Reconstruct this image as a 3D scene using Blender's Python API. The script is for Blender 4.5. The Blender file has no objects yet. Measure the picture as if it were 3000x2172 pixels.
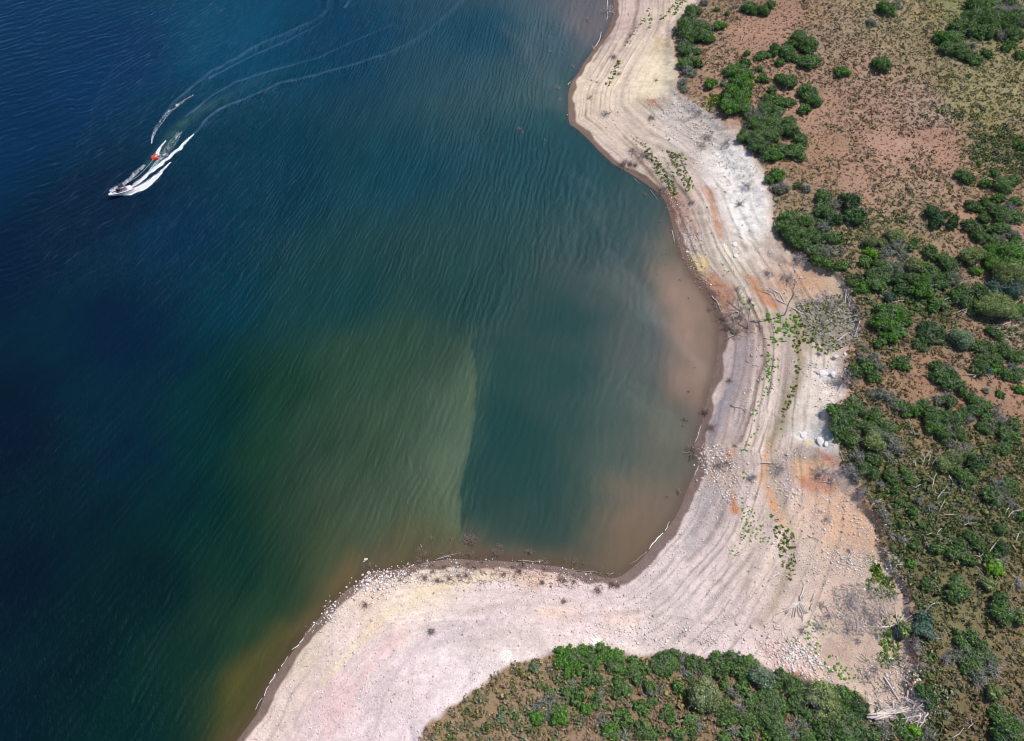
import bpy, math, random
import numpy as np
from mathutils import Vector, Matrix, Euler
R=math.radians
C=bpy.context.scene.collection
random.seed(5); rng=np.random.default_rng(5)

# ------------------------------------------------------------------ camera model
CAMH=120.0; TILT=R(30); FPX=2000.0; W0,H0=3000,2172
cA,sA=math.cos(TILT),math.sin(TILT)
def at(u,v,z=0.0):
    """world point at height z under photo point (u,v)"""
    u=np.asarray(u,float); v=np.asarray(v,float)
    a=u-W0/2; b=-(v-H0/2)
    X=a; Y=b*cA+FPX*sA; Z=b*sA-FPX*cA
    k=(z-CAMH)/Z
    return X*k,Y*k
def mpp(x,y,z):
    """metres one photo pixel covers at a world point"""
    return (y*sA+(CAMH-z)*cA)/FPX
def hexc(h):
    return np.array([int(h[i:i+2],16)/255 for i in (0,2,4)])
def lin(c):
    c=np.asarray(c,float); return np.where(c<=.04045,c/12.92,((c+.055)/1.055)**2.4)
def hx(h): return lin(hexc(h))

# ------------------------------------------------------------------ noise
def vnoise(x,y,seed=0):
    xi=np.floor(x).astype(np.int64); yi=np.floor(y).astype(np.int64)
    fx=x-xi; fy=y-yi; fx=fx*fx*(3-2*fx); fy=fy*fy*(3-2*fy)
    def h(a,b):
        n=(a*374761393+b*668265263+seed*1442695041)&0xffffffff
        n=((n^(n>>13))*1274126177)&0xffffffff
        n=n^(n>>16)
        return (n&0xffff)/65535.0
    return (h(xi,yi)*(1-fx)+h(xi+1,yi)*fx)*(1-fy)+(h(xi,yi+1)*(1-fx)+h(xi+1,yi+1)*fx)*fy
def fbm(x,y,s,o=4,seed=0):
    r=0;a=.5;t=0;f=1.0/s
    for i in range(o):
        r=r+a*vnoise(x*f+i*17.3,y*f-i*9.1,seed+i); t+=a; a*=.5; f*=2.03
    return r/t
def sstep(a,b,x):
    t=np.clip((x-a)/(b-a),0,1); return t*t*(3-2*t)

# ------------------------------------------------------------------ traced outlines (photo coordinates)
SHORE=[(1797,0),(1797,40),(1785,77),(1767,111),(1736,151),(1708,188),(1693,216),(1673,241),(1665,272),(1665,309),(1666,349),(1669,364),(1693,380),(1723,407),(1760,447),(1797,481),(1840,505),(1880,530),(1914,555),(1936,573),(1951,595),(1960,623),(1968,654),(1976,685),(1988,718),(1997,746),(2013,777),(2028,805),(2047,833),(2068,863),(2084,894),(2096,922),(2105,950),(2107,973),(2105,1010),(2102,1047),(2096,1078),(2088,1109),(2080,1139),(2071,1170),(2066,1205),(2055,1244),(2042,1281),(2033,1310),(2037,1333),(2046,1352),(2040,1376),(2030,1401),(2013,1435),(1996,1480),(1974,1521),(1950,1555),(1925,1583),(1900,1617),(1875,1645),(1850,1667),(1823,1688),(1798,1697),(1761,1691),(1721,1679),(1675,1668),(1628,1659),(1582,1654),(1536,1651),(1489,1647),(1452,1643),(1412,1645),(1366,1640),(1323,1639),(1280,1643),(1243,1648),(1206,1659),(1168,1668),(1140,1671),(1109,1673),(1075,1682),(1057,1700),(1032,1722),(1007,1738),(980,1765),(954,1783),(947,1802),(927,1821),(902,1846),(875,1889),(847,1923),(822,1957),(791,2000),(754,2090),(694,2172)]
sx,sy=at([p[0] for p in SHORE],[p[1] for p in SHORE])
shore=[(60,3000),(42,700),(38,330),(34,260),(30,225)]+list(zip(sx,sy))+[(-52,-8),(-64,-40),(-90,-120),(-160,-400),(-400,-3000)]
# edge of the vegetated upland: (u,v,bluff height,bluff width)
EDGE=[(2057,0,1.2,3),(2004,46,1.4,3),(1970,80,1.8,3),(1964,111,2,3),(1978,148,2.4,5),(1986,185,2.6,6),(1986,222,2.6,6),(1983,253,2.4,5),(1998,281,2.2,4),(2032,306,2,4),(2060,321,2,4),(2081,333,2.2,4),(2112,349,2.6,5),(2143,349,3,6),(2168,355,3.2,6),(2171,376,3.4,7),(2162,401,3.6,8),(2171,429,3.8,8),(2196,444,4,9),(2226,481,4,10),(2241,506,4,10),(2244,543,4,10),(2257,580,4,10),(2266,617,4,11),(2263,647,4,11),(2266,678,4,11),(2281,697,3.6,9),(2309,725,3,7),(2356,737,2.6,5),(2371,759,2.3,4),(2386,774,2.2,3),(2427,786,2,2.6),(2467,799,2,2.2),(2479,820,2,2),(2493,856,2,1.8),(2511,886,2.2,1.6),(2520,923,2.4,1.6),(2530,945,2.6,1.6),(2526,976,2.4,1.8),(2505,1010,2.6,3),(2493,1041,3,4),(2483,1072,3,4),(2477,1099,3,4),(2486,1121,2.8,3),(2505,1136,2.6,3),(2499,1164,2.6,4),(2474,1183,2.8,4),(2437,1201,2.8,3),(2425,1232,2.8,3),(2437,1263,2.8,4),(2449,1293,2.8,5),(2456,1330,3,7),(2471,1370,3,8),(2505,1404,2.8,5),(2526,1441,2.6,3),(2545,1472,2.6,2),(2567,1502,2.6,1.5),(2585,1530,2.6,1.4),(2598,1562,2.6,1.4),(2600,1594,2.4,1.4),(2604,1634,2.2,1.4),(2618,1663,2,1.5),(2649,1689,2,1.3),(2667,1725,2.2,1.2),(2673,1764,2.2,1.2),(2676,1800,2.2,1.2),(2673,1830,2.2,1.4),(2667,1860,2.2,1.4),(2679,1884,2.2,1.2),(2694,1908,2.4,1.1),(2688,1935,2.4,1.2),(2673,1965,2.2,1.3),(2664,1995,2,1.4),(2679,2025,2,1.4),(2703,2057,2,1.4),(2715,2090,1.8,1.6),(2718,2114,1.5,2),(2643,2120,1,2.5),(2604,2111,1,2.5),(2550,2105,1,2.5),(2539,2060,1,2.5),(2512,2036,1,2.5),(2470,2015,1,3),(2422,2012,1.2,3),(2380,2003,1.2,3),(2344,1977,1.2,3),(2302,1968,1.2,3),(2260,1959,1.2,3),(2224,1940,1.2,3),(2203,1931,1.2,3),(2150,1921,1.2,3),(2084,1926,1.2,3),(2031,1927,1.2,3),(2004,1915,1.2,3),(1938,1912,1.2,3),(1901,1927,1.2,3),(1840,1927,1.2,3),(1806,1912,1.2,3),(1777,1902,1.2,3),(1721,1907,1.2,3),(1640,1908,1.2,3),(1592,1927,1,4),(1539,1935,1,4),(1499,1945,1,4),(1454,1969,1,4),(1420,1993,1,4),(1398,2017,1,4),(1364,2040,1,4),(1343,2059,1,4),(1311,2080,1,4),(1285,2109,1,4),(1248,2130,1,4),(1234,2149,1,4),(1221,2172,1,4)]

def polydist(px,py,poly):
    P=np.array(poly,dtype=float); best=np.full(px.shape,1e18); arc=np.zeros(px.shape)
    L=0
    for i in range(len(P)-1):
        a=P[i];d=P[i+1]-a;l2=d@d;l=math.sqrt(l2)
        t=np.clip(((px-a[0])*d[0]+(py-a[1])*d[1])/l2,0,1)
        q=(px-a[0]-t*d[0])**2+(py-a[1]-t*d[1])**2
        m=q<best; best=np.where(m,q,best); arc=np.where(m,i+t,arc)
    return np.sqrt(best),arc
def inside(px,py,poly):
    r=np.zeros(px.shape,bool); n=len(poly)
    for i in range(n):
        x1,y1=poly[i];x2,y2=poly[(i+1)%n]
        if y1==y2: continue
        c=((y1>py)!=(y2>py))&(px<(x2-x1)*(py-y1)/(y2-y1)+x1); r^=c
    return r

class Field:
    X0,X1,Y0,Y1,D=-260.,300.,-80.,340.,1.0
    nx=int((X1-X0)/D)+1; ny=int((Y1-Y0)/D)+1
    gx,gy=np.meshgrid(np.arange(nx)*D+X0,np.arange(ny)*D+Y0)
    def __init__(s,a): s.a=a
    def __call__(s,x,y):
        fx=np.clip((np.asarray(x,float)-s.X0)/s.D,0,s.nx-1.001); fy=np.clip((np.asarray(y,float)-s.Y0)/s.D,0,s.ny-1.001)
        i=fx.astype(int);j=fy.astype(int);fx=fx-i;fy=fy-j
        if s.a.ndim==3: fx=fx[...,None];fy=fy[...,None]
        a=s.a
        return (a[j,i]*(1-fx)+a[j,i+1]*fx)*(1-fy)+(a[j+1,i]*(1-fx)+a[j+1,i+1]*fx)*fy
GX,GY=Field.gx,Field.gy
d,arcS=polydist(GX,GY,shore)
land=inside(GX,GY,shore+[(3500,-3000),(3500,3000)])
S=Field(np.where(land,d,-d)); ARC=Field(arcS)
def beach_h(s):
    z=5.2*(1-np.exp(-np.maximum(s,0)/34.0))
    return np.where(s>0,z,np.maximum(s*.16,-9))
ex=[];ey=[]
for (u,v,H,w) in EDGE:
    z=H+2
    for _ in range(10):
        x,y=at(u,v,z); z=float(beach_h(S(x,y)))+H*.52
    ex.append(float(x));ey.append(float(y))
edge=[(90,3000),(74,330),(66,230)]+list(zip(ex,ey))+[(-16,-6),(-26,-40),(-60,-130),(-300,-3000)]
EH=[1.2]*3+[e[2] for e in EDGE]+[1]*4; EW=[3]*3+[e[3] for e in EDGE]+[4]*4
d,arcE=polydist(GX,GY,edge)
up=inside(GX,GY,edge+[(3500,-3000),(3500,3000)])
T=Field(np.where(up,d,-d))
BH=Field(np.interp(arcE,range(len(EH)),np.array(EH)*.52)); BW=Field(np.interp(arcE,range(len(EW)),EW))
def height(x,y,detail=True):
    s=S(x,y); t=T(x,y)
    if detail: t=t+(fbm(x,y,3.0,3,41)-.5)*1.6
    z=beach_h(s)
    k=sstep(0,1,(t+BW(x,y))/BW(x,y))
    z=z+(BH(x,y)+(1.5-BH(x,y))*sstep(2,22,t))*k+np.clip(t,0,80)*.035
    if detail:
        on=sstep(0,3,s)
        z=z+on*((fbm(x,y,14,3,3)-.5)*.7+(fbm(x,y,2.2,3,8)-.5)*.22)
        z=z+on*sstep(1,12,t)*(fbm(x,y,26,3,11)-.5)*2.0
        # old waterlines: small steps in the beach
        wv=s+(fbm(x,y,16,2,5)-.5)*3
        st=np.floor(wv/2.6)+sstep(.72,.96,wv/2.6-np.floor(wv/2.6))
        z=z+on*(1-sstep(-6,-1,t))*(st*2.6-wv)*.085*sstep(.3,.65,fbm(x,y,9,2,6))
        # gullies in the bluff face
        face=k*(1-k)*4
        z=z-face*(fbm(x,y,1.7,2,77))*.5
    return z
def G(u,v,dz=0.0):
    z=3.0
    for _ in range(14):
        x,y=at(u,v,z+dz); z=.5*z+.5*height(x,y)
    z=height(x,y)
    return float(x),float(y),float(z)
def GP(pts):
    return [G(*p)[:2] for p in pts]
def Gv(U,V,dz=0.0):
    z=np.full(np.shape(U),3.0)
    for _ in range(14):
        x,y=at(U,V,z+dz); z=.5*z+.5*height(x,y)
    return x,y,height(x,y)

def idw(samples,p=3.2,water=False):
    U=[q[0] for q in samples];V=[q[1] for q in samples]
    if water: X,Y=at(U,V,0)
    else: X,Y,_=Gv(np.array(U,float),np.array(V,float))
    Wt=0;A=0
    wx=GX+(fbm(GX,GY,22,3,91)-.5)*14; wy=GY+(fbm(GX,GY,22,3,92)-.5)*14
    for x,y,q in zip(X,Y,samples):
        w=1/(((wx-x)**2+(wy-y)**2)+(34 if water else 9))**(p/2)
        Wt=Wt+w; A=A+w[...,None]*hx(q[2])
    return Field(A/Wt[...,None])

# ------------------------------------------------------------------ mesh helpers
def mesh(name,V,F,col=None,smooth=False,mat=None):
    V=np.asarray(V,np.float32);F=np.asarray(F,np.int32)
    me=bpy.data.meshes.new(name); k=F.shape[1]
    me.vertices.add(len(V)); me.vertices.foreach_set('co',V.ravel())
    me.loops.add(F.size); me.loops.foreach_set('vertex_index',F.ravel())
    me.polygons.add(len(F)); me.polygons.foreach_set('loop_start',np.arange(0,F.size,k,dtype=np.int32))
    me.polygons.foreach_set('loop_total',np.full(len(F),k,np.int32))
    if smooth: me.polygons.foreach_set('use_smooth',np.ones(len(F),bool))
    me.update(calc_edges=True)
    if col is not None: setcol(me,col)
    if mat: me.materials.append(mat)
    return me
def setcol(me,col,name='Col'):
    c=np.ones((len(me.vertices),4),np.float32); col=np.asarray(col)
    c[:,:3]=col if col.ndim==2 else col[:,None]
    a=me.attributes.new(name,'FLOAT_COLOR','POINT'); a.data.foreach_set('color',c.ravel())
class MB:
    """collects triangles; builds ONE mesh"""
    def __init__(s): s.v=[];s.f=[];s.c=[];s.n=0
    def add(s,V,F,c=1.0):
        V=np.asarray(V,float);F=np.asarray(F,int)
        if F.shape[1]==4: F=np.concatenate([F[:,[0,1,2]],F[:,[0,2,3]]])
        s.v.append(V);s.f.append(F+s.n);s.n+=len(V)
        c=np.asarray(c,float)
        s.c.append(np.broadcast_to(c,(len(V),3)) if c.ndim<2 else c)
    def data(s): return np.concatenate(s.v),np.concatenate(s.f),np.concatenate(s.c)
    def mesh(s,name,mat=None,smooth=False):
        V,F,c=s.data(); return mesh(name,V,F,c,smooth,mat)
def tube_arr(P,r,k=5,jit=0):
    P=np.asarray(P,float);n=len(P);r=np.broadcast_to(r,(n,))
    Tn=np.gradient(P,axis=0);Tn/=np.linalg.norm(Tn,axis=1)[:,None]+1e-9
    up=np.array([0,0,1.]) if abs(Tn[:,2]).mean()<.8 else np.array([1.,0,0])
    A=np.cross(Tn,up);A/=np.linalg.norm(A,axis=1)[:,None]+1e-9;B=np.cross(Tn,A)
    th=np.arange(k)*2*math.pi/k
    V=(P[:,None]+r[:,None,None]*(np.cos(th)[None,:,None]*A[:,None]+np.sin(th)[None,:,None]*B[:,None])).reshape(-1,3)
    F=[]
    for i in range(n-1):
        for j in range(k):
            a=i*k+j;b=i*k+(j+1)%k;F.append((a,b,b+k,a+k))
    V=np.concatenate([V,P[:1],P[-1:]]);c0=n*k;c1=c0+1
    for j in range(k):
        F.append((c0,(j+1)%k,j,j));a=(n-1)*k
        F.append((c1,a+j,a+(j+1)%k,a+(j+1)%k))
    F=np.array(F); q=F[F[:,2]!=F[:,3]];t=F[F[:,2]==F[:,3]][:,:3]
    return V,np.concatenate([q[:,[0,1,2]],q[:,[0,2,3]],t])
def box_arr(x0,x1,y0,y1,z0,z1):
    V=[(x,y,z) for z in (z0,z1) for y in (y0,y1) for x in (x0,x1)]
    return np.array(V,float),np.array([(0,2,3,1),(4,5,7,6),(0,1,5,4),(2,6,7,3),(0,4,6,2),(1,3,7,5)])
def ico():
    import bmesh
    out=[]
    for sd in (1,2,3):
        bm=bmesh.new();bmesh.ops.create_icosphere(bm,subdivisions=sd,radius=1)
        out.append((np.array([v.co[:] for v in bm.verts]),np.array([[v.index for v in f.verts] for f in bm.faces])));bm.free()
    return out
ICO=ico()
def link(o,parent=None):
    C.objects.link(o)
    if parent is not None: o.parent=parent
    return o
def obj(name,me,parent=None,loc=None): 
    o=bpy.data.objects.new(name,me)
    if loc is not None: o.location=loc
    return link(o,parent)
def tag(o,label=None,cat=None,group=None,kind=None):
    if label: o['label']=label
    if cat: o['category']=cat
    if group: o['group']=group
    if kind: o['kind']=kind
    return o
def empty(name,loc,rz=0,scale=None):
    o=bpy.data.objects.new(name,None);o.location=loc;o.rotation_euler=(0,0,rz);o.empty_display_size=.3
    if scale is not None:o.scale=scale
    return link(o)

# ------------------------------------------------------------------ materials
def newmat(name):
    m=bpy.data.materials.new(name);m.use_nodes=True;nt=m.node_tree;nt.nodes.clear()
    out=nt.nodes.new('ShaderNodeOutputMaterial');return m,nt,out
def N(nt,t,**kw):
    n=nt.nodes.new(t)
    for k,v in kw.items():
        if k.startswith('i_'): n.inputs[k[2:].replace('_',' ')].default_value=v
        else: setattr(n,k,v)
    return n
def math_(nt,op,a,b=None,c=None,clamp=False):
    n=nt.nodes.new('ShaderNodeMath');n.operation=op;n.use_clamp=clamp
    for i,x in enumerate((a,b,c)):
        if x is None: continue
        if hasattr(x,'links'): nt.links.new(x,n.inputs[i])
        else: n.inputs[i].default_value=x
    return n.outputs[0]
def mixc(nt,f,a,b,mode='MIX'):
    n=nt.nodes.new('ShaderNodeMix');n.data_type='RGBA';n.blend_type=mode
    for i,x in zip((0,6,7),(f,a,b)):
        if hasattr(x,'links'): nt.links.new(x,n.inputs[i])
        else: n.inputs[i].default_value=x if i==0 else (*x,1)
    return n.outputs[2]
def noise(nt,vec,scale,detail=3,rough=.5,dist=0):
    n=N(nt,'ShaderNodeTexNoise',i_Scale=scale,i_Detail=detail,i_Roughness=rough,i_Distortion=dist)
    nt.links.new(vec,n.inputs['Vector']);return n.outputs['Fac']
def geopos(nt,scale=(1,1,1),rot=0):
    g=N(nt,'ShaderNodeNewGeometry');m=N(nt,'ShaderNodeMapping');m.inputs['Scale'].default_value=scale;m.inputs['Rotation'].default_value=(0,0,rot)
    nt.links.new(g.outputs['Position'],m.inputs['Vector']);return m.outputs[0]
def plain(name,col,rough=.7,metal=0,var=.15,vcol=False,scale=3.0,spec=.3,trans=0):
    """object colour broken up by noise; vcol: times the mesh's own tint"""
    m,nt,out=newmat(name);b=N(nt,'ShaderNodeBsdfPrincipled');b.inputs['Roughness'].default_value=rough;b.inputs['Metallic'].default_value=metal
    b.inputs['Specular IOR Level'].default_value=spec
    tc=N(nt,'ShaderNodeTexCoord')
    f=noise(nt,tc.outputs['Object'],scale,3)
    c=mixc(nt,f,[x*(1-var) for x in col],[min(1,x*(1+var)) for x in col])
    if vcol:
        a=N(nt,'ShaderNodeAttribute',attribute_name='Col'); c=mixc(nt,1.0,c,a.outputs['Color'],'MULTIPLY')
    nt.links.new(c,b.inputs['Base Color'])
    nt.links.new(b.outputs[0],out.inputs[0]);return m
def leafmat(name,c1,c2,c3):
    """foliage: colour varies from plant to plant and from leaf clump to leaf clump"""
    m,nt,out=newmat(name)
    oi=N(nt,'ShaderNodeObjectInfo');a=N(nt,'ShaderNodeAttribute',attribute_name='Col')
    tc=N(nt,'ShaderNodeTexCoord');f=noise(nt,tc.outputs['Object'],1.1,2)
    f=math_(nt,'MULTIPLY_ADD',f,1.6,-.3,clamp=True)
    c=mixc(nt,f,hx(c1),hx(c2)); 
    r=math_(nt,'MULTIPLY',oi.outputs['Random'],.55)
    c=mixc(nt,r,c,hx(c3)); c=mixc(nt,1.0,c,a.outputs['Color'],'MULTIPLY')
    b=N(nt,'ShaderNodeBsdfDiffuse');t=N(nt,'ShaderNodeBsdfTranslucent');mx=N(nt,'ShaderNodeMixShader');mx.inputs[0].default_value=.22
    nt.links.new(c,b.inputs[0]);nt.links.new(c,t.inputs[0]);nt.links.new(b.outputs[0],mx.inputs[1]);nt.links.new(t.outputs[0],mx.inputs[2])
    nt.links.new(mx.outputs[0],out.inputs[0]);return m

LK=np.array([.83,.81,.755])   # sunlit display value -> reflectance
BEACH=[(1830,60,'C4ABA5'),(1900,150,'CDB8AF'),(1950,60,'C8B5A8'),(1930,200,'DCCBB2'),(1880,250,'D8C6B2'),(1700,300,'D6C2AE'),(1760,350,'D3BEB1'),(1850,420,'CDB8AC'),(2000,330,'C6BBB8'),(2060,400,'D2C6C0'),(2200,480,'DDD2D0'),(2200,620,'E0D8D8'),(2130,560,'D2C4BE'),(2000,520,'C9B9AE'),(1970,600,'AC8B7E'),(2100,700,'DDD0C4'),(2150,750,'DAD0C4'),(2050,700,'C6AFA8'),(2300,760,'D4BFB4'),(2350,850,'C6A58F'),(2200,830,'CBBFB4'),(2120,860,'A98470'),(2400,900,'B5A494'),(2450,930,'A99C8A'),(2200,960,'BFA9A2'),(2150,1050,'B09FA0'),(2300,1050,'CDB9AC'),(2400,1080,'D6C8C2'),(2150,1200,'B8A6A4'),(2250,1200,'CDBCB4'),(2350,1200,'D6C8C1'),(2420,1250,'D3CCC8'),(2130,1350,'CBB8AE'),(2250,1400,'C8B4AA'),(2400,1500,'CBB0A2'),(2500,1550,'C9A68E'),(2100,1500,'CFC0BF'),(2300,1650,'CDBAB0'),(2450,1700,'C6ACA0'),(2550,1800,'BDA496'),(2350,1800,'D2C0B6'),(2450,1900,'BFA596'),(2600,2000,'BFA698'),(2650,2090,'C9BAB6'),(1950,1700,'D8C8C8'),(1700,1750,'DAC6C8'),(1500,1780,'DCC8C8'),(1300,1700,'E0CDBE'),(1150,1720,'DDC6B8'),(1100,1850,'DCC4C6'),(950,1850,'D8C6B6'),(900,2000,'DCC6BE'),(1000,2050,'E2C8CC'),(1200,1950,'E0CDD0'),(1500,1880,'E2D2D0'),(1400,1980,'E0D0D4'),(1150,2130,'E2D0D6'),(1800,1850,'DCCCCA'),(2100,1880,'DDCACC'),(2250,1900,'D6BDBB'),(2010,1645,'DFCCCC'),(1310,1865,'E6D8DC')]
UPL=[(2100,60,'8A7262'),(2200,100,'9A7768'),(2300,60,'957062'),(2400,100,'8A7566'),(2600,60,'87795F'),(2800,60,'7A7A52'),(2500,200,'96786A'),(2700,150,'8A7A60'),(2900,250,'837C5A'),(2900,330,'847C5A'),(2400,300,'9C796A'),(2600,320,'A07E72'),(2750,330,'A58A80'),(2600,450,'9E7B6E'),(2800,450,'9C7668'),(2950,450,'877A5C'),(2400,450,'94735F'),(2500,550,'9A7868'),(2700,620,'8F7966'),(2450,650,'8E7A62'),(2600,700,'88785C'),(2300,600,'8A7660'),(2900,650,'957262'),(2700,900,'70684C'),(2600,1000,'7A6A50'),(2700,1050,'94705E'),(2750,1000,'8C7662'),(2850,1000,'8E6F5C'),(2950,970,'A08A80'),(2700,1150,'96705E'),(2600,1150,'8A6F5A'),(2900,1150,'947060'),(2550,1250,'776850'),(2800,1300,'806C50'),(2950,1300,'7F6E50'),(2650,1450,'5A5A3C'),(2800,1450,'6A6344'),(2950,1450,'6A6344'),(2700,1600,'56583A'),(2900,1600,'6A6344'),(2650,1750,'5F5C40'),(2800,1800,'6A6446'),(2950,1850,'7A6A50'),(2750,1950,'6C6046'),(2850,2050,'745E48'),(2700,2150,'66583F'),(1300,2130,'8A7060'),(1450,2050,'857058'),(1550,2000,'8A7260'),(1600,2120,'866E5C'),(1800,2100,'846A58'),(2000,2100,'826853'),(1900,2000,'7E6650'),(2100,2000,'7A644E'),(2300,2100,'705C46'),(2500,2150,'6A5A44')]
beachC=idw(BEACH);upC=idw(UPL)
# patches of differently coloured ground: points, colour, edge softness (m), strength
PATCH=[
([(1875,110),(1930,90),(1975,120),(1980,200),(1985,260),(1930,285),(1870,275),(1855,220),(1870,150)],'DCCDB6',2.5,.6),
([(1930,100),(1965,120),(1930,150),(1910,170),(1915,130)],'C9AC7C',1.2,.6),
([(1665,250),(1700,200),(1740,170),(1720,230),(1700,300),(1680,370)],'D8C6AE',1.5,.45),
([(1865,290),(1960,285),(1960,310),(1900,330)],'8C7468',1.5,.6),
([(1890,290),(1925,288),(1930,302),(1900,308)],'B97F5C',.8,.7),
([(1920,320),(2000,300),(2060,330),(2100,400),(2010,420),(1930,370)],'B8ACAA',3,.35),
([(1985,350),(2055,320),(2062,330),(2000,362)],'6E6248',.6,.6),
([(2110,365),(2165,350),(2165,380),(2140,385)],'B98A70',1.5,.6),
([(2080,420),(2180,440),(2240,540),(2260,660),(2230,700),(2140,680),(2110,560),(2060,480)],'F2ECEA',3,.95),
([(1945,565),(1985,570),(2005,620),(2012,660),(2000,680),(1975,640),(1960,600)],'A0776A',1.2,.8),
([(2000,570),(2030,620),(2050,690),(2035,680),(2010,620),(1990,580)],'A47A66',1,.7),
([(2060,530),(2085,560),(2100,620),(2125,650),(2120,695),(2105,690),(2090,620),(2065,570)],'BB8468',.8,.85),
([(2010,755),(2045,735),(2075,745),(2085,790),(2060,815),(2030,800)],'DCBF84',1,.85),
([(2010,760),(2035,770),(2045,800),(2030,810)],'B09A55',.6,.7),
([(2026,803),(2042,812),(2055,842),(2048,848),(2032,825)],'CF5A3A',.35,.95),
([(2060,810),(2090,800),(2140,840),(2165,875),(2100,890),(2065,850)],'A27660',1.2,.85),
([(2085,800),(2120,815),(2150,850),(2100,840)],'BE8866',1,.7),
([(2040,840),(2100,880),(2150,900),(2195,960),(2190,985),(2140,990),(2110,950),(2080,890)],'7E665E',1.5,.75),
([(2180,800),(2215,815),(2260,860),(2290,900),(2270,905),(2230,870),(2200,845)],'BF835C',.8,.9),
([(2280,790),(2400,790),(2440,830),(2380,860),(2300,850),(2260,810)],'C79474',3,.6),
([(2240,920),(2340,920),(2400,960),(2460,1010),(2400,1040),(2330,1000),(2260,1010)],'A9A084',3,.5),
([(2420,1000),(2500,1000),(2530,950),(2520,1010),(2480,1060)],'C99C80',2,.5),
([(2400,1090),(2450,1080),(2455,1105),(2425,1120),(2400,1110)],'D6D3D6',.8,.8),
([(2335,1245),(2420,1235),(2450,1300),(2440,1330),(2380,1300),(2340,1275)],'CFCBCA',.8,.9),
([(2335,1262),(2360,1265),(2360,1285),(2338,1280)],'EDEBEA',.4,.8),
([(2350,1283),(2400,1280),(2395,1286),(2355,1296)],'D9B674',.4,.7),
([(2335,1300),(2370,1300),(2400,1330),(2405,1345),(2370,1365),(2330,1355),(2325,1320)],'92827E',.8,.85),
([(2380,1315),(2430,1330),(2460,1355),(2450,1375),(2415,1350)],'B0634A',.8,.8),
([(2320,1360),(2370,1345),(2420,1350),(2430,1372),(2400,1400),(2350,1410),(2325,1390)],'CFA074',.8,.75),
([(2340,1395),(2400,1390),(2450,1395),(2465,1420),(2440,1450),(2390,1440),(2350,1425)],'BC6C4C',.9,.75),
([(2380,1440),(2480,1440),(2560,1500),(2590,1600),(2520,1600),(2420,1540)],'CFA081',5,.6),
([(2560,1490),(2590,1560),(2596,1610),(2575,1600),(2555,1530)],'D2A27A',1.5,.7),
([(2470,1160),(2500,1140),(2505,1160),(2480,1190),(2455,1200)],'C86F4E',.8,.8),
([(2260,1290),(2268,1310),(2255,1345),(2245,1390),(2225,1385),(2240,1340),(2248,1310)],'C98E62',.6,.85),
([(2225,1385),(2245,1395),(2240,1420),(2290,1470),(2320,1540),(2300,1550),(2250,1470),(2213,1410)],'CB9064',.8,.85),
([(2148,1440),(2165,1455),(2175,1490),(2172,1515),(2155,1510),(2146,1470)],'BE774A',.5,.9),
([(2128,1320),(2145,1310),(2140,1340),(2128,1345)],'CB8A64',.6,.8),
([(2075,1370),(2095,1375),(2095,1420),(2085,1410)],'CE8E6C',.6,.7),
([(2070,1310),(2140,1320),(2170,1380),(2150,1440),(2110,1420),(2070,1360)],'BFA291',2,.6),
([(1225,1735),(1300,1710),(1380,1700),(1420,1690),(1400,1712),(1330,1725),(1260,1745),(1200,1760)],'E0C6A6',1,.4),
([(1400,1672),(1450,1668),(1465,1682),(1430,1692),(1395,1688)],'E0C09A',1,.55),
([(1320,1680),(1400,1670),(1420,1690),(1350,1705),(1300,1700)],'A58E82',1.5,.6),
([(1520,1690),(1590,1685),(1600,1712),(1540,1718)],'D2A08C',1.5,.7),
([(1150,1780),(1230,1745),(1235,1755),(1170,1800),(1100,1840),(1040,1890),(1010,1930),(960,1980),(940,2000),(960,1940),(1020,1880),(1090,1820)],'E0D0BC',1.5,.35),
([(1150,1770),(1215,1735),(1200,1760),(1160,1785)],'CFC7CE',1,.6),
([(1600,1770),(1660,1775),(1700,1785),(1640,1795),(1590,1785)],'E3BFA2',2,.7),
([(1790,1800),(1860,1815),(1840,1825),(1780,1812)],'E0B99E',2,.6),
([(960,1975),(1010,1985),(1030,2060),(980,2100),(940,2060)],'E5BFC0',4,.6),
([(1455,1905),(1490,1905),(1495,1935),(1465,1940)],'F6F2EE',.5,.95),
([(1735,1855),(1770,1860),(1765,1880),(1735,1875)],'F4EFEA',.6,.9),
([(2240,1880),(2300,1900),(2360,1940),(2420,2000),(2330,1975),(2260,1950)],'D3A59C',2,.6),
([(2640,1650),(2610,1640),(2585,1670),(2600,1690)],'DAD6D6',.8,.7),
([(2550,1655),(2575,1655),(2590,1690),(2560,1700)],'6E7A2C',1,.8),
([(2570,1700),(2630,1705),(2640,1730),(2590,1730)],'7A6E38',1.5,.5),
([(2660,2060),(2700,2080),(2715,2115),(2600,2120),(2560,2105),(2600,2080)],'D0C3C0',2,.8),
([(2670,1880),(2690,1900),(2680,1950),(2665,1940)],'8F5E44',.8,.7),
([(2755,330),(2790,325),(2790,350),(2740,365),(2690,350)],'B49C94',3,.6),
([(2860,290),(2920,290),(2920,330),(2880,335)],'8C8644',2.5,.3),
([(2860,350),(2940,355),(2930,370),(2880,368)],'93863A',2.5,.3),
([(2690,30),(2760,20),(2740,60),(2700,60)],'9A8440',3,.5),
([(2750,200),(2800,210),(2790,250),(2755,240)],'8B8346',3,.5),
([(2080,270),(2120,280),(2120,310),(2070,320),(2065,300)],'8F9A34',1.2,.9),
]
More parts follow.
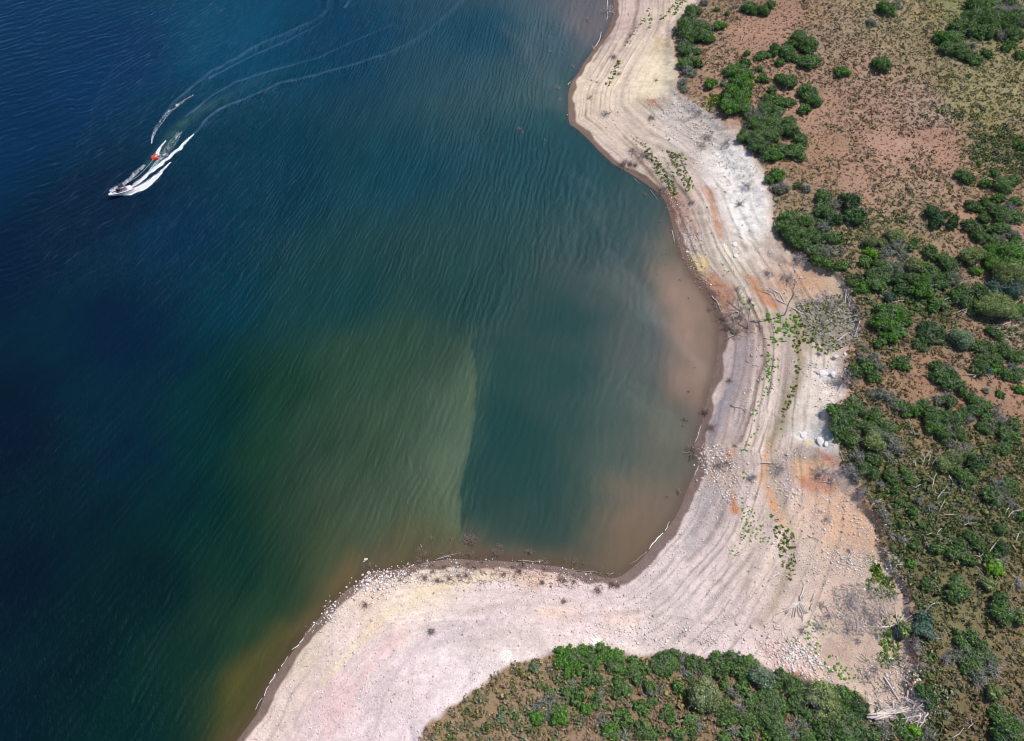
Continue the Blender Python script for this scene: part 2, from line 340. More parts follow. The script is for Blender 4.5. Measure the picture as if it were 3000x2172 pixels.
# linear marks on the beach: points, half width(m), colour, strength
LINES=[
([(1600,1700),(1500,1690),(1430,1688),(1300,1716),(1230,1746),(1130,1802),(1060,1872),(1000,1942),(945,1995)],.55,'E2D0B4',.55),
([(1330,1700),(1240,1735),(1150,1785),(1080,1850)],.8,'DCC4AC',.4),
([(1420,1672),(1470,1678),(1560,1690),(1680,1700)],.7,'C8A08C',.45),
([(1310,1840),(1230,1880),(1170,1960),(1120,2060),(1090,2172)],.3,'B8A4A8',.5),
([(1500,1800),(1400,1820),(1300,1850),(1200,1920),(1120,2000)],.8,'D2BEC6',.45),
([(1180,1860),(1100,1930),(1020,2040),(960,2150)],.9,'DDB6B8',.45),
([(1370,1930),(1290,1990),(1230,2060),(1180,2150)],.7,'D0BCC4',.4),
([(1750,1760),(1600,1760),(1450,1775),(1350,1800)],.5,'C4B0B0',.4),
([(2222,957),(2236,990),(2237,1053),(2230,1087),(2218,1145),(2202,1195),(2190,1241),(2172,1294)],.35,'6E5A54',.75),
([(2332,939),(2343,991),(2341,1078),(2332,1127),(2307,1170),(2292,1226),(2270,1263),(2255,1294)],1.1,'8E8068',.7),
([(2258,1290),(2268,1350),(2262,1390),(2300,1480),(2320,1540),(2322,1600),(2318,1660),(2300,1700),(2270,1770),(2230,1820)],.8,'A08F7C',.6),
([(1870,0),(1871,20),(1860,60),(1855,90),(1830,130)],.35,'8A736A',.7),
([(1785,110),(1760,145),(1740,180)],.3,'8A736A',.7),
([(1945,0),(1940,30),(1925,80),(1915,110)],.3,'9C8A7E',.6),
([(1830,400),(1870,440),(1900,465),(1930,485),(1960,510),(2000,560),(2030,600)],.4,'7E6C62',.6),
([(1860,455),(1900,500),(1930,540),(1960,570),(1985,600),(2000,640),(2005,680)],.5,'7A6258',.7),
([(1830,470),(1860,500),(1900,530),(1940,560)],.25,'86706A',.6),
([(1935,430),(1980,445),(2020,470)],.9,'A08C7E',.5),
([(2040,590),(2060,650),(2075,700),(2100,770),(2130,830)],.5,'A4948C',.6),
([(2155,1000),(2153,1060),(2140,1110),(2120,1170),(2090,1240),(2080,1290)],.3,'7C6E72',.6),
([(2180,960),(2186,1010),(2180,1080),(2160,1150),(2140,1200),(2115,1300)],.3,'8C7A76',.6),
([(2170,1000),(2168,1060),(2150,1130),(2120,1200),(2100,1260)],.9,'8F8690',.6),
([(2145,1120),(2120,1180),(2100,1230),(2078,1300)],1.0,'8A828C',.6),
([(2090,1430),(2060,1490),(2035,1550),(2015,1600)],1.1,'A89FA4',.6),
([(2075,1480),(2050,1530),(2030,1560)],.5,'8A7E80',.6),
([(2300,1540),(2200,1545),(2160,1580),(2120,1660),(2080,1700)],.25,'9A857E',.4),
([(1960,1760),(1880,1790),(1780,1800),(1650,1800)],.3,'A89894',.4),
([(1540,1850),(1480,1830),(1400,1830),(1330,1860),(1270,1900)],.3,'B8A8AC',.4),
([(2450,1770),(2440,1850),(2460,1950)],1.5,'B8A598',.3),
([(2300,1990),(2400,2100),(2430,2172)],1.2,'8A6250',.5),
([(2700,1120),(2760,1060),(2800,1060)],.8,'A87C66',.5),
([(2800,1200),(2850,1170),(2830,1130),(2870,1160),(2900,1200)],.7,'A87862',.5),
([(2950,1010),(2970,1040),(2955,1070)],.9,'B08C78',.6),
([(2200,1695),(2180,1790),(2100,1830),(2000,1815),(1900,1800)],.25,'A8968E',.4),
]
def landcolor(x,y):
    s=S(x,y);t=T(x,y)+(fbm(x,y,3.0,3,41)-.5)*1.6; arc=ARC(x,y)
    wx=x+(fbm(x,y,5,3,21)-.5)*3.2; wy=y+(fbm(x,y,5,3,22)-.5)*3.2
    wx=wx+(fbm(x,y,1.1,2,23)-.5)*.9; wy=wy+(fbm(x,y,1.1,2,24)-.5)*.9
    c=beachC(wx,wy)
    # old waterline banding, parallel to the shore
    sw=s+(fbm(x,y,20,2,5)-.5)*2.5
    b1=fbm(sw*1.0,arc*.25,.8,3,61); b2=fbm(sw,arc*.12,3.5,2,62)
    near=(1-sstep(14,30,s))*(.35+.65*sstep(20,45,x)*(1-.5*sstep(95,130,y)))
    c=c*(1+((b1-.5)*.34*near+(b2-.5)*.30*near)[...,None])
    line=sstep(.62,.78,fbm(sw*1.3,arc*.5,.55,2,65))*near*sstep(2,5,s)
    c=c*(1-.30*line[...,None])
    ls=s+(fbm(x,y,24,2,141)-.5)*3.2+(fbm(x,y,3,2,142)-.5)*.35
    reg=(sstep(14,34,x)+sstep(120,135,y)).clip(0,1)*.72+.28
    f13=.5+fbm(x,y,1.3,2,170)
    for i,(L0,wd,dk) in enumerate([(2.9,.16,.30),(3.7,.12,.22),(4.6,.30,.30),(5.8,.14,.26),(6.6,.5,.24),(8.2,.14,.28),(9.3,.18,.20),(10.6,.16,.34),(12.2,.14,.18),(13.6,.4,.16),(15.4,.14,.24),(17.6,.16,.14),(20,.18,.18),(23,.16,.12),(26.5,.2,.12)]):
        on_=sstep(.34,.56,fbm(arc*.9+i*7.7,s*0+i*3.1,2.6,2,150+i))
        c=c*(1-(dk*(1.2+.7*sstep(20,35,x)*(1-sstep(95,115,y)))*reg*on_*np.exp(-((ls-L0)/wd)**2)*f13)[...,None])
        c=c*(1+(dk*.35*reg*on_*np.exp(-((ls-L0-wd*2.2)/(wd*1.4))**2))[...,None])
    grey=sstep(.5,.75,fbm(sw,arc*.2,2.6,2,68))*near*.5
    c=c*(1-grey[...,None])+grey[...,None]*hx('A8989A')
    cu=upC(wx,wy)*1.0+.14*hx('8E8468')
    k=sstep(-.5,.5,t)[...,None]
    # bare bluff face
    face=(sstep(-1.6,-.3,t)*(1-sstep(-.2,.4,t))*sstep(.9,1.5,BH(x,y)))[...,None]
    c=c*(1-.6*face)+.6*face*hx('A57A60')
    c=c*(1-k)+cu*k
    for pts,col,soft,st in PATCH:
        P=GP(pts); a=np.array(P)
        m=(x>a[:,0].min()-6)&(x<a[:,0].max()+6)&(y>a[:,1].min()-6)&(y<a[:,1].max()+6)
        if not m.any(): continue
        xx=wx[m];yy=wy[m]
        dd,_=polydist(xx,yy,P+[P[0]]);sd=np.where(inside(xx,yy,P),dd,-dd)
        w=(sstep(-soft,soft,sd)*st*(.55+.6*fbm(x[m],y[m],1.6,3,31)))[:,None].clip(0,1)
        c[m]=c[m]*(1-w)+w*hx(col)
    for pts,hw,col,st in LINES:
        P=GP(pts); a=np.array(P)
        m=(x>a[:,0].min()-6)&(x<a[:,0].max()+6)&(y>a[:,1].min()-6)&(y<a[:,1].max()+6)
        if not m.any(): continue
        dd,_=polydist(x[m]+(wx[m]-x[m])*.22,y[m]+(wy[m]-y[m])*.22,P)
        w=(np.exp(-(dd/hw/1.15)**2)*st*(.7+.7*fbm(x[m],y[m],1.0,2,33)))[:,None].clip(0,1)
        c[m]=c[m]*(1-w)+w*hx(col)
    # general mottling
    c=c*(1+((fbm(x,y,9,4,51)-.5)*.35+(fbm(x,y,1.0,3,52)-.5)*.34)[...,None])
    # wet ground by the water, and the mud under it
    ws=s+(fbm(x,y,4,3,71)-.5)*1.6
    wet=(1-sstep(1.2,1.7,ws))[...,None]*.88
    c=c*(1-wet)+wet*hx('64504A')*(1+.5*(fbm(x,y,.9,2,72)-.5))[...,None]
    return np.clip(c*LK,.01,.80)
def axis(a,b,d,lo,hi,g=1.25):
    c=list(np.arange(a,b+d/2,d)); st=d; v=a; L=[]
    while v>lo: st=min(st*g,400);v-=st;L.append(v)
    st=d;v=c[-1];Rr=[]
    while v<hi: st=min(st*g,400);v+=st;Rr.append(v)
    return np.array(L[::-1]+c+Rr)
def gridmesh(xs,ys,zf):
    X,Y=np.meshgrid(xs,ys);x=X.ravel();y=Y.ravel();z=zf(x,y)
    nx=len(xs);ny=len(ys)
    i=(np.arange(ny-1)[:,None]*nx+np.arange(nx-1)[None,:]).ravel()
    F=np.stack([i,i+1,i+nx+1,i+nx],1)
    return x,y,z,F
DETAIL=.23
xs=axis(-50,166,DETAIL,-3200,3200);ys=axis(-6,212,DETAIL,-3200,3200)
x,y,z,F=gridmesh(xs,ys,height)
m,nt,out=newmat('ground')
b=N(nt,'ShaderNodeBsdfPrincipled');b.inputs['Roughness'].default_value=.9;b.inputs['Specular IOR Level'].default_value=.15
a=N(nt,'ShaderNodeAttribute',attribute_name='Col');p=geopos(nt)
f1=noise(nt,p,2.6,4,.65);f2=noise(nt,p,8,3,.6)
k=math_(nt,'ADD',math_(nt,'MULTIPLY',f1,.7),math_(nt,'MULTIPLY',f2,.55))
k=math_(nt,'ADD',k,.38)
cc=N(nt,'ShaderNodeCombineColor')
for i in range(3): nt.links.new(k,cc.inputs[i])
c=mixc(nt,1.0,a.outputs['Color'],cc.outputs[0],'MULTIPLY')
vo=N(nt,'ShaderNodeTexVoronoi',i_Scale=3.2);nt.links.new(p,vo.inputs['Vector'])
peb=math_(nt,'LESS_THAN',vo.outputs['Distance'],.16)
rs=N(nt,'ShaderNodeSeparateColor');nt.links.new(vo.outputs['Color'],rs.inputs[0])
peb=math_(nt,'MULTIPLY',peb,math_(nt,'GREATER_THAN',rs.outputs[0],.6))
c=mixc(nt,math_(nt,'MULTIPLY',peb,.2),c,(.72,.67,.65))
nt.links.new(c,b.inputs['Base Color'])
bp=N(nt,'ShaderNodeBump');bp.inputs['Strength'].default_value=.7;bp.inputs['Distance'].default_value=.16
nt.links.new(math_(nt,'ADD',f1,math_(nt,'MULTIPLY',f2,.6)),bp.inputs['Height']);nt.links.new(bp.outputs[0],b.inputs['Normal'])
nt.links.new(b.outputs[0],out.inputs[0])
gm=mesh('ground',np.stack([x,y,z],1),F,landcolor(x,y),True,m)
tag(obj('ground',gm),kind='structure')

# ------------------------------------------------------------------ water
WL=[(560,1400,'0A2A34'),(650,1500,'10302E'),(800,1350,'22402F'),(500,1100,'0A2A40'),(250,1500,'07222F'),(200,1900,'07202A'),(800,1650,'223E2C'),(1200,1250,'445846'),(1150,1350,'40523E'),(1000,1300,'34493A'),(500,2000,'0C2A2C'),(560,1900,'10302C'),(560,2150,'122E24'),(640,1850,'1C3C30'),(450,2160,'0C282C'),(760,1760,'2C4630'),(1300,1400,'5E6C58'),(0,0,'0E3660'),(700,100,'164A6C'),(1740,60,'7A7078'),(0,400,'0C3058'),(500,700,'0D3152'),(0,800,'081F3C'),(400,1000,'082240'),(700,900,'113A4E'),(0,1300,'061A30'),(400,1300,'08263C'),(650,1200,'12383F'),(0,1700,'06192C'),(0,2100,'08202E'),(400,2100,'0C2A30'),(600,2050,'24402C'),(700,1980,'4A5228'),(720,2080,'66582F'),(1250,1600,'6A6444'),(-300,1000,'08203A'),(-200,-100,'0E3660'),(1600,340,'30535C'),(1620,260,'4A6068'),(830,1880,'5A5430'),(990,95,'0F3F60'),(1410,105,'204A62'),(1610,105,'4A6270'),(1510,455,'284C5A'),(910,1555,'304638'),(710,1205,'102E2E'),(1160,1505,'4C584A'),(1310,855,'2A4848'),(1200,495,'1C4557'),(1330,1245,'53665A'),(1000,895,'1F4449'),(320,615,'09233F'),(300,195,'0C3560'),(400,1695,'0A1F28'),(1600,800,'2C4A4C'),(1750,700,'344E52'),(1900,700,'3C5558'),(1500,750,'2C4A4C'),(800,500,'103A50'),(1650,460,'2C4E5A'),(1100,1100,'36503F'),(850,1150,'22402F'),(700,1600,'12302A'),(1000,1650,'50583E'),(1330,1350,'58685A'),(1250,1520,'50604C')]
WR=[(1450,1250,'224644'),(1550,1300,'224644'),(1600,1450,'224644'),(1450,1500,'244644'),(1650,1100,'2A4C4B'),(1780,1250,'3C5452'),(1720,1450,'35504A'),(2050,950,'8A7468'),(1950,1250,'5E645C'),(1900,1450,'686A5E'),(1800,1400,'4A5C52'),(1750,1620,'6A5F4E'),(1850,1550,'8A6F58'),(1400,1620,'5A584C'),(1550,1630,'405650'),(1980,800,'7A736C'),(2040,850,'8E7468'),(2050,1150,'927468'),(1980,1350,'706A5E'),(1900,1600,'8A6C58'),(1810,705,'3A5257'),(1910,1005,'5A6062'),(1860,1305,'565C58'),(1940,1505,'8A7064'),(1500,1395,'264848'),(2060,1015,'95776B'),(1510,455,'284C5A'),(1650,1550,'274846'),(1700,1250,'2E4C4B'),(1450,1100,'2C4C4A'),(1600,900,'2D4B4C'),(1750,500,'2C4E58'),(1350,800,'2C4A4A'),(1400,1250,'264848'),(1380,1500,'2C4A46'),(1900,620,'44585C'),(1900,900,'546268'),(1850,1100,'525E5C')]
wl=idw(WL,3.6,True);wr=idw(WR,3.6,True)
CH=[(1370,1010),(1382,1100),(1378,1200),(1372,1300),(1352,1390),(1340,1450),(1342,1540),(1360,1600),(1400,1700),(1900,1800),(2300,1500),(2300,900),(2150,700),(1960,560),(1820,560),(1650,700),(1480,850)]
cx,cy=at([p[0] for p in CH],[p[1] for p in CH]);CHW=list(zip(cx,cy))
PLUME=[([(1180,1650),(1330,1618),(1450,1632),(1560,1640),(1680,1650),(1760,1672),(1800,1690),(1700,1700),(1300,1680)],'78594C',1.6,.8),
([(1400,1610),(1440,1590),(1480,1620),(1560,1625),(1640,1640),(1600,1660),(1420,1650)],'6E665C',2.5,.5),
([(1690,250),(1640,290),(1600,200),(1560,140),(1480,60),(1470,80),(1560,180),(1620,300),(1670,340)],'667078',3,.38),
([(1980,760),(2080,900),(2095,1050),(2060,1180),(2010,1120),(1985,1000),(1960,900),(1930,820)],'AD8B7E',6,1.0),
([(1960,1180),(2040,1220),(2020,1290),(1960,1300),(1920,1240)],'8A7866',6,.35),
([(1820,1430),(1960,1460),(1940,1540),(1840,1620),(1800,1560),(1870,1500)],'957464',5,.55),
([(1750,1150),(1830,1100),(1860,1250),(1830,1450),(1800,1350)],'66716C',7,.35),
([(1000,1640),(1250,1560),(1330,1590),(1420,1610),(1560,1630),(1780,1670),(1700,1690),(1300,1660),(1060,1700)],'6C5E4A',5,.6),
([(960,1700),(1050,1640),(1060,1690),(980,1760),(900,1830),(880,1830)],'856A46',4,.7),
([(700,2000),(780,1900),(830,1830),(870,1860),(800,1960),(730,2060),(660,2150)],'6A5E30',4,.7),
([(1300,1150),(1378,1050),(1376,1280),(1350,1390),(1338,1500),(1290,1450),(1290,1300)],'66745C',5,.35),
]
# wake: foam ribbons (photo points with width in px, strength, speckle)
def cr(X,Y): return 250+X*.19841,300+Y*.19841
def c4(X,Y): return 400+X*.44092,Y*.44092
FOAM=[
([(680,1275,14),(740,1215,22),(800,1170,26),(900,1085,28),(1000,1005,28),(1100,930,30),(1200,845,28),(1300,755,25),(1400,680,22),(1480,595,18),(1560,515,14),(1605,472,4)],1.0,0),
([(500,1372,6),(560,1368,16),(640,1345,32),(720,1318,50),(800,1280,60),(880,1235,60),(960,1180,52),(1040,1115,38),(1100,1050,22),(1180,965,12),(1255,890,4)],1.0,.15),
([(375,1335,6),(430,1300,26),(500,1255,34),(560,1225,36),(620,1170,28),(680,1120,24),(740,1050,34),(820,980,36),(880,930,20)],.75,.6),
([(1062,775,30),(1085,715,24),(1110,670,16),(1150,620,10),(1190,562,3)],.9,.3),
([(982,612,3),(984,560,8),(1000,500,18),(1030,420,30),(1080,340,42),(1150,240,42),(1220,160,40),(1300,90,34),(1400,20,28),(1480,-40,20),(1600,-110,10)],.75,.8),
([(960,1010,20),(1020,940,36),(1100,850,44),(1180,750,60),(1260,640,60),(1330,540,55),(1400,440,40)],.55,.95),
([(1400,700,30),(1460,600,30),(1530,520,20)],.6,.7),
]
WAVES=[[(380,890),(470,800),(560,730),(680,680),(800,630),(950,560),(1100,530),(1280,480),(1500,420),(1700,350),(1850,270),(1980,170),(2100,60),(2150,0),(2200,-80)],
[(180,770),(250,690),(400,560),(500,480),(650,400),(800,310),(950,250),(1100,180),(1200,130),(1270,60),(1270,0),(1240,-40)],
[(480,520),(650,430),(800,360),(1000,280),(1150,200),(1280,110)],
[(330,770),(500,640),(650,550),(900,470),(1200,390),(1500,250),(1700,170)],
[(1380,50),(1425,0)]]
def px2w(pts,f): 
    q=[f(a[0],a[1]) for a in pts]; X,Y=at([p[0] for p in q],[p[1] for p in q]); return list(zip(X,Y))
foamR=[(px2w(p,cr),[q[2]*.19841*.09 for q in p],s,k) for p,s,k in FOAM]
waveR=[px2w(p,c4) for p in WAVES]
def water_z(x,y):
    z=.05*(fbm(x*.6+y*.5,y*.6-x*.5,9,3,81)-.5)
    for i,P in enumerate(waveR):
        a=np.array(P);m=(x>a[:,0].min()-4)&(x<a[:,0].max()+4)&(y>a[:,1].min()-4)&(y<a[:,1].max()+4)
        if not m.any(): continue
        d,arc=polydist(x[m]+(fbm(x[m],y[m],4,2,5)-.5)*.8,y[m],P)
        amp=(.42 if i<2 else .15)*(1-.6*arc/len(P))*sstep(0,.9,arc)
        z[m]+=amp*(np.exp(-(d/.7)**2)-.5*np.exp(-((d-1.7)/.7)**2)+.25*np.exp(-((d-3.2)/.8)**2))*(.5+fbm(x[m],y[m],2.5,2,6))
    return z
def foam_at(x,y):
    f=np.zeros(x.shape)
    for P,wd,st,spk in foamR:
        a=np.array(P);m=(x>a[:,0].min()-5)&(x<a[:,0].max()+5)&(y>a[:,1].min()-5)&(y<a[:,1].max()+5)
        if not m.any(): continue
        xx=x[m];yy=y[m]
        d,arc=polydist(xx+(fbm(xx,yy,1.4,2,7)-.5)*.9,yy+(fbm(xx,yy,1.4,2,8)-.5)*.9,P)
        w=np.interp(arc,range(len(wd)),wd)
        k=1-sstep(.7,1.15,d/w)
        n=fbm(xx,yy,.75,2,9)
        if spk>.5: k=k*(.36+.30*(n-.5))*(1.12-.35*d/w)/max(st,.01)
        elif spk>0: k=k*(1-spk*sstep(.5,.8,n))
        f[m]=np.maximum(f[m],np.clip(k*st,0,1))
    for i,P in enumerate(waveR[:1]):
        d,arc=polydist(x+(fbm(x,y,4,2,5)-.5)*.8,y,P)
        k=np.exp(-(d/.35)**2)*.42*sstep(.45,.75,fbm(x,y,2.2,2,12))*.6*np.clip(1.2-arc/len(P),0,1)*sstep(0,.9,arc)
        f=np.maximum(f,k)
    return f
WK=.80
_hx=np.linspace(-300,120,421);_th=np.interp(_hx,[-300,-110,-60,-20,10,60],[R(20),R(26),R(40),R(60),R(73),R(80)])
_hh=np.cumsum(np.tan(_th));_hh-=np.interp(0,_hx,_hh)
def swell(x,y):
    '''distance across and along the wave crests, which turn towards the bay'''
    xc=np.clip(x,-300,120);th=np.interp(xc,_hx,_th);h=np.interp(xc,_hx,_hh)
    return (y-h)*np.cos(th),(x*np.cos(th)+y*np.sin(th))
def watercolor(x,y):
    wx=x+(fbm(x,y,12,3,101)-.5)*9;wy=y+(fbm(x,y,12,3,102)-.5)*9
    ux=x+(wx-x)*.12+(fbm(x,y,2.2,3,106)-.5)*.9;uy=y+(wy-y)*.12
    dd,_=polydist(ux,uy,CHW+[CHW[0]])
    sd=np.where(inside(ux,uy,CHW),dd,-dd)
    # the sediment front is sharp on its west side, diffuse elsewhere
    yw=y
    soft=.7+16*sstep(70,108,yw)
    k=sstep(-1,1,sd/soft)[...,None]
    c=wl(x,y)*(1-k)+wr(wx,wy)*k
    lip=(np.exp(-np.maximum(-sd,0)/2.6)*(sd<.6)*sstep(24,34,y)*(1-sstep(66,84,y))*.36*(.4+.9*fbm(x,y,5,3,107)))[...,None]
    c=c*(1-lip)+lip*hx('74826A')
    calm=sstep(-3,6,sd)*(1-sstep(72,105,y))*sstep(-12,0,x)
    for pts,col,soft,st in PLUME:
        X,Y=at([p[0] for p in pts],[p[1] for p in pts]);P=list(zip(X,Y))
        d,_=polydist(wx,wy,P+[P[0]]);sdd=np.where(inside(wx,wy,P),d,-d)
        w=(sstep(-soft,soft,sdd)*st*(.35+1.0*fbm(x,y,6,4,104)))[...,None].clip(0,1)
        c=c*(1-w)+w*hx(col)
    s=-S(x,y)
    sh=np.exp(-np.maximum(s,0)/1.6)[...,None]*.55*(sstep(-5,20,120-y))[...,None]
    c=c*(1-sh)+sh*hx('8A6A54')
    # aerated water left behind by the boat
    X,Y=at(*zip(*[cr(a,b) for a,b in [(1000,900),(1200,640),(1350,420),(1500,290),(1700,130),(1900,20),(2150,-130),(2600,-380),(3100,-600)]]));P=list(zip(X,Y))
    d,arc=polydist(wx*.15+x*.85,wy*.15+y*.85,P)
    w=(np.exp(-(d/1.6)**2)*np.clip(1-arc/8.5,0,1)*(.25+.9*fbm(x,y,2.2,3,131)))[...,None]
    c=c*(1-.55*w)+.55*w*hx('5C8484')
    for P in waveR:  # pale blue crest highlight of the wake, painted into the water colour
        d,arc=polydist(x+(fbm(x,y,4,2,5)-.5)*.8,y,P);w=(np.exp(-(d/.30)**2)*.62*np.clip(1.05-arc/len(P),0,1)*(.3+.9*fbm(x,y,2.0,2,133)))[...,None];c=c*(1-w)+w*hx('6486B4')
    # swell bands: light and shade of the waves painted into the colour
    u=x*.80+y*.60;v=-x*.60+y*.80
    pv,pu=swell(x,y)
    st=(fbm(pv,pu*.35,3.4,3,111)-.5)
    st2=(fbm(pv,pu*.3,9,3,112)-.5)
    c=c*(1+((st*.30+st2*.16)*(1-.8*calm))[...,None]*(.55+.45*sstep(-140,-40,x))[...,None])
    # thin pale wisps of silt in the bay
    wsp=sstep(.60,.80,fbm(wx*1.1+y*.6,wy*.45,7,5,121))*sstep(8,30,x)*(1-sstep(140,185,y))
    c=c+(wsp*.03)[...,None]
    c=(c-np.array([.0062,.0008,.0010]))/np.array([1.90,1.86,2.12])
    c=np.clip(c,.0008,.6);c[:,1]=np.maximum(c[:,1],.30*c[:,2]);return c
xs=np.unique(np.round(np.concatenate([axis(-112,-8,.22,-3200,3200,1.06),np.arange(-8,95,.8)]),3))
ys=np.unique(np.round(np.concatenate([axis(104,206,.22,-3200,3200,1.06),np.arange(0,104,.8)]),3))
x,y,z,F=gridmesh(xs,ys,water_z)
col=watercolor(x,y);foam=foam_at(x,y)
foamv=np.where((x>-140)&(x<20)&(y>90)&(y<215),foam,0)
alpha=sstep(0.0,2.2,-S(x,y)+.3)*.42+.55
alpha=np.where(-S(x,y)>5,1-.03*0,alpha)
# drop faces that lie well inside the land
cxm=x[F].mean(1);cym=y[F].mean(1);keep=S(cxm,cym)<6
F=F[keep]
m,nt,out=newmat('lake_water')
a=N(nt,'ShaderNodeAttribute',attribute_name='Col');fa=N(nt,'ShaderNodeAttribute',attribute_name='Foam')
fs=N(nt,'ShaderNodeSeparateColor');nt.links.new(fa.outputs['Color'],fs.inputs[0])
p1=geopos(nt,(.55,1.5,1),R(-28));p2=geopos(nt,(.8,1.6,1),R(-50));p3=geopos(nt)
sw=N(nt,'ShaderNodeAttribute',attribute_name='Swell')
def swn(sc,stretch,scale,d=3,di=.3):
    mp=N(nt,'ShaderNodeMapping');mp.inputs['Scale'].default_value=(sc,stretch,0);nt.links.new(sw.outputs['Color'],mp.inputs['Vector']);return noise(nt,mp.outputs[0],scale,d,.5,di)
n0=swn(1,.42,.40,0,.5);n1=swn(1,.8,1.1,1,.3);n2=swn(1,.9,2.6,2,.3);n3=noise(nt,p3,4.5,2,.6)
swx=N(nt,'ShaderNodeSeparateColor');nt.links.new(sw.outputs['Color'],swx.inputs[0])
ph=math_(nt,'MULTIPLY_ADD',swx.outputs[0],2.75,math_(nt,'MULTIPLY',swn(1,.8,.11,2,.3),19.0))
sine=math_(nt,'MULTIPLY',math_(nt,'SINE',ph),math_(nt,'MULTIPLY_ADD',swn(1,.75,.30,2,.4),.42,-.13,clamp=True))
hgt=math_(nt,'ADD',math_(nt,'ADD',math_(nt,'MULTIPLY',n0,.5),math_(nt,'ADD',sine,math_(nt,'MULTIPLY',n1,.26))),math_(nt,'ADD',math_(nt,'MULTIPLY',n2,.13),math_(nt,'MULTIPLY',n3,.07)))
bp=N(nt,'ShaderNodeBump');bp.inputs['Strength'].default_value=1.0;bp.inputs['Distance'].default_value=.40
swz=N(nt,'ShaderNodeSeparateColor');nt.links.new(sw.outputs['Color'],swz.inputs[0]);nt.links.new(math_(nt,'MULTIPLY',hgt,swz.outputs[2]),bp.inputs['Height'])
fn=noise(nt,p3,4.2,3,.7)
ff=math_(nt,'MULTIPLY_ADD',fs.outputs[0],1.9,-.95)
ff=math_(nt,'ADD',ff,fn);ff=math_(nt,'MULTIPLY_ADD',ff,3.2,-1.1,clamp=True)
ff=math_(nt,'MULTIPLY',ff,math_(nt,'GREATER_THAN',fs.outputs[0],.03))
body=N(nt,'ShaderNodeBsdfDiffuse');nt.links.new(a.outputs['Color'],body.inputs[0]);nt.links.new(bp.outputs[0],body.inputs['Normal'])
tr=N(nt,'ShaderNodeBsdfTransparent');tr.inputs[0].default_value=(.9,.86,.8,1)
mt=N(nt,'ShaderNodeMixShader');nt.links.new(fs.outputs[1],mt.inputs[0]);nt.links.new(tr.outputs[0],mt.inputs[1]);nt.links.new(body.outputs[0],mt.inputs[2])
gl=N(nt,'ShaderNodeBsdfGlossy');gl.inputs['Roughness'].default_value=.5;nt.links.new(bp.outputs[0],gl.inputs['Normal'])
fr=N(nt,'ShaderNodeFresnel');fr.inputs['IOR'].default_value=1.33;nt.links.new(bp.outputs[0],fr.inputs['Normal'])
m1=N(nt,'ShaderNodeMixShader');nt.links.new(math_(nt,'MULTIPLY',fr.outputs[0],.33),m1.inputs[0]);gl.inputs[0].default_value=(.5,.72,1,1);nt.links.new(mt.outputs[0],m1.inputs[1]);nt.links.new(gl.outputs[0],m1.inputs[2])
fo=N(nt,'ShaderNodeBsdfDiffuse');fo.inputs[0].default_value=(.93,.94,.95,1)
m2=N(nt,'ShaderNodeMixShader');nt.links.new(ff,m2.inputs[0]);nt.links.new(m1.outputs[0],m2.inputs[1]);nt.links.new(fo.outputs[0],m2.inputs[2])
nt.links.new(m2.outputs[0],out.inputs[0])
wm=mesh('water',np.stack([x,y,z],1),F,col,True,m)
setcol(wm,np.stack([foamv,alpha,0*foamv],1),'Foam')
pv,pu=swell(x,y)
dd,_=polydist(x,y,CHW+[CHW[0]]);calm=sstep(-3,8,np.where(inside(x,y,CHW),dd,-dd))*(1-sstep(75,115,y));near_=1-sstep(2,14,-S(x,y))
gust=.55+.9*sstep(.3,.7,fbm(x,y,34,3,119))
setcol(wm,np.stack([pv,pu,gust*(1-.75*calm)*(1-.6*near_)],1),'Swell')
tag(obj('water',wm),kind='structure')

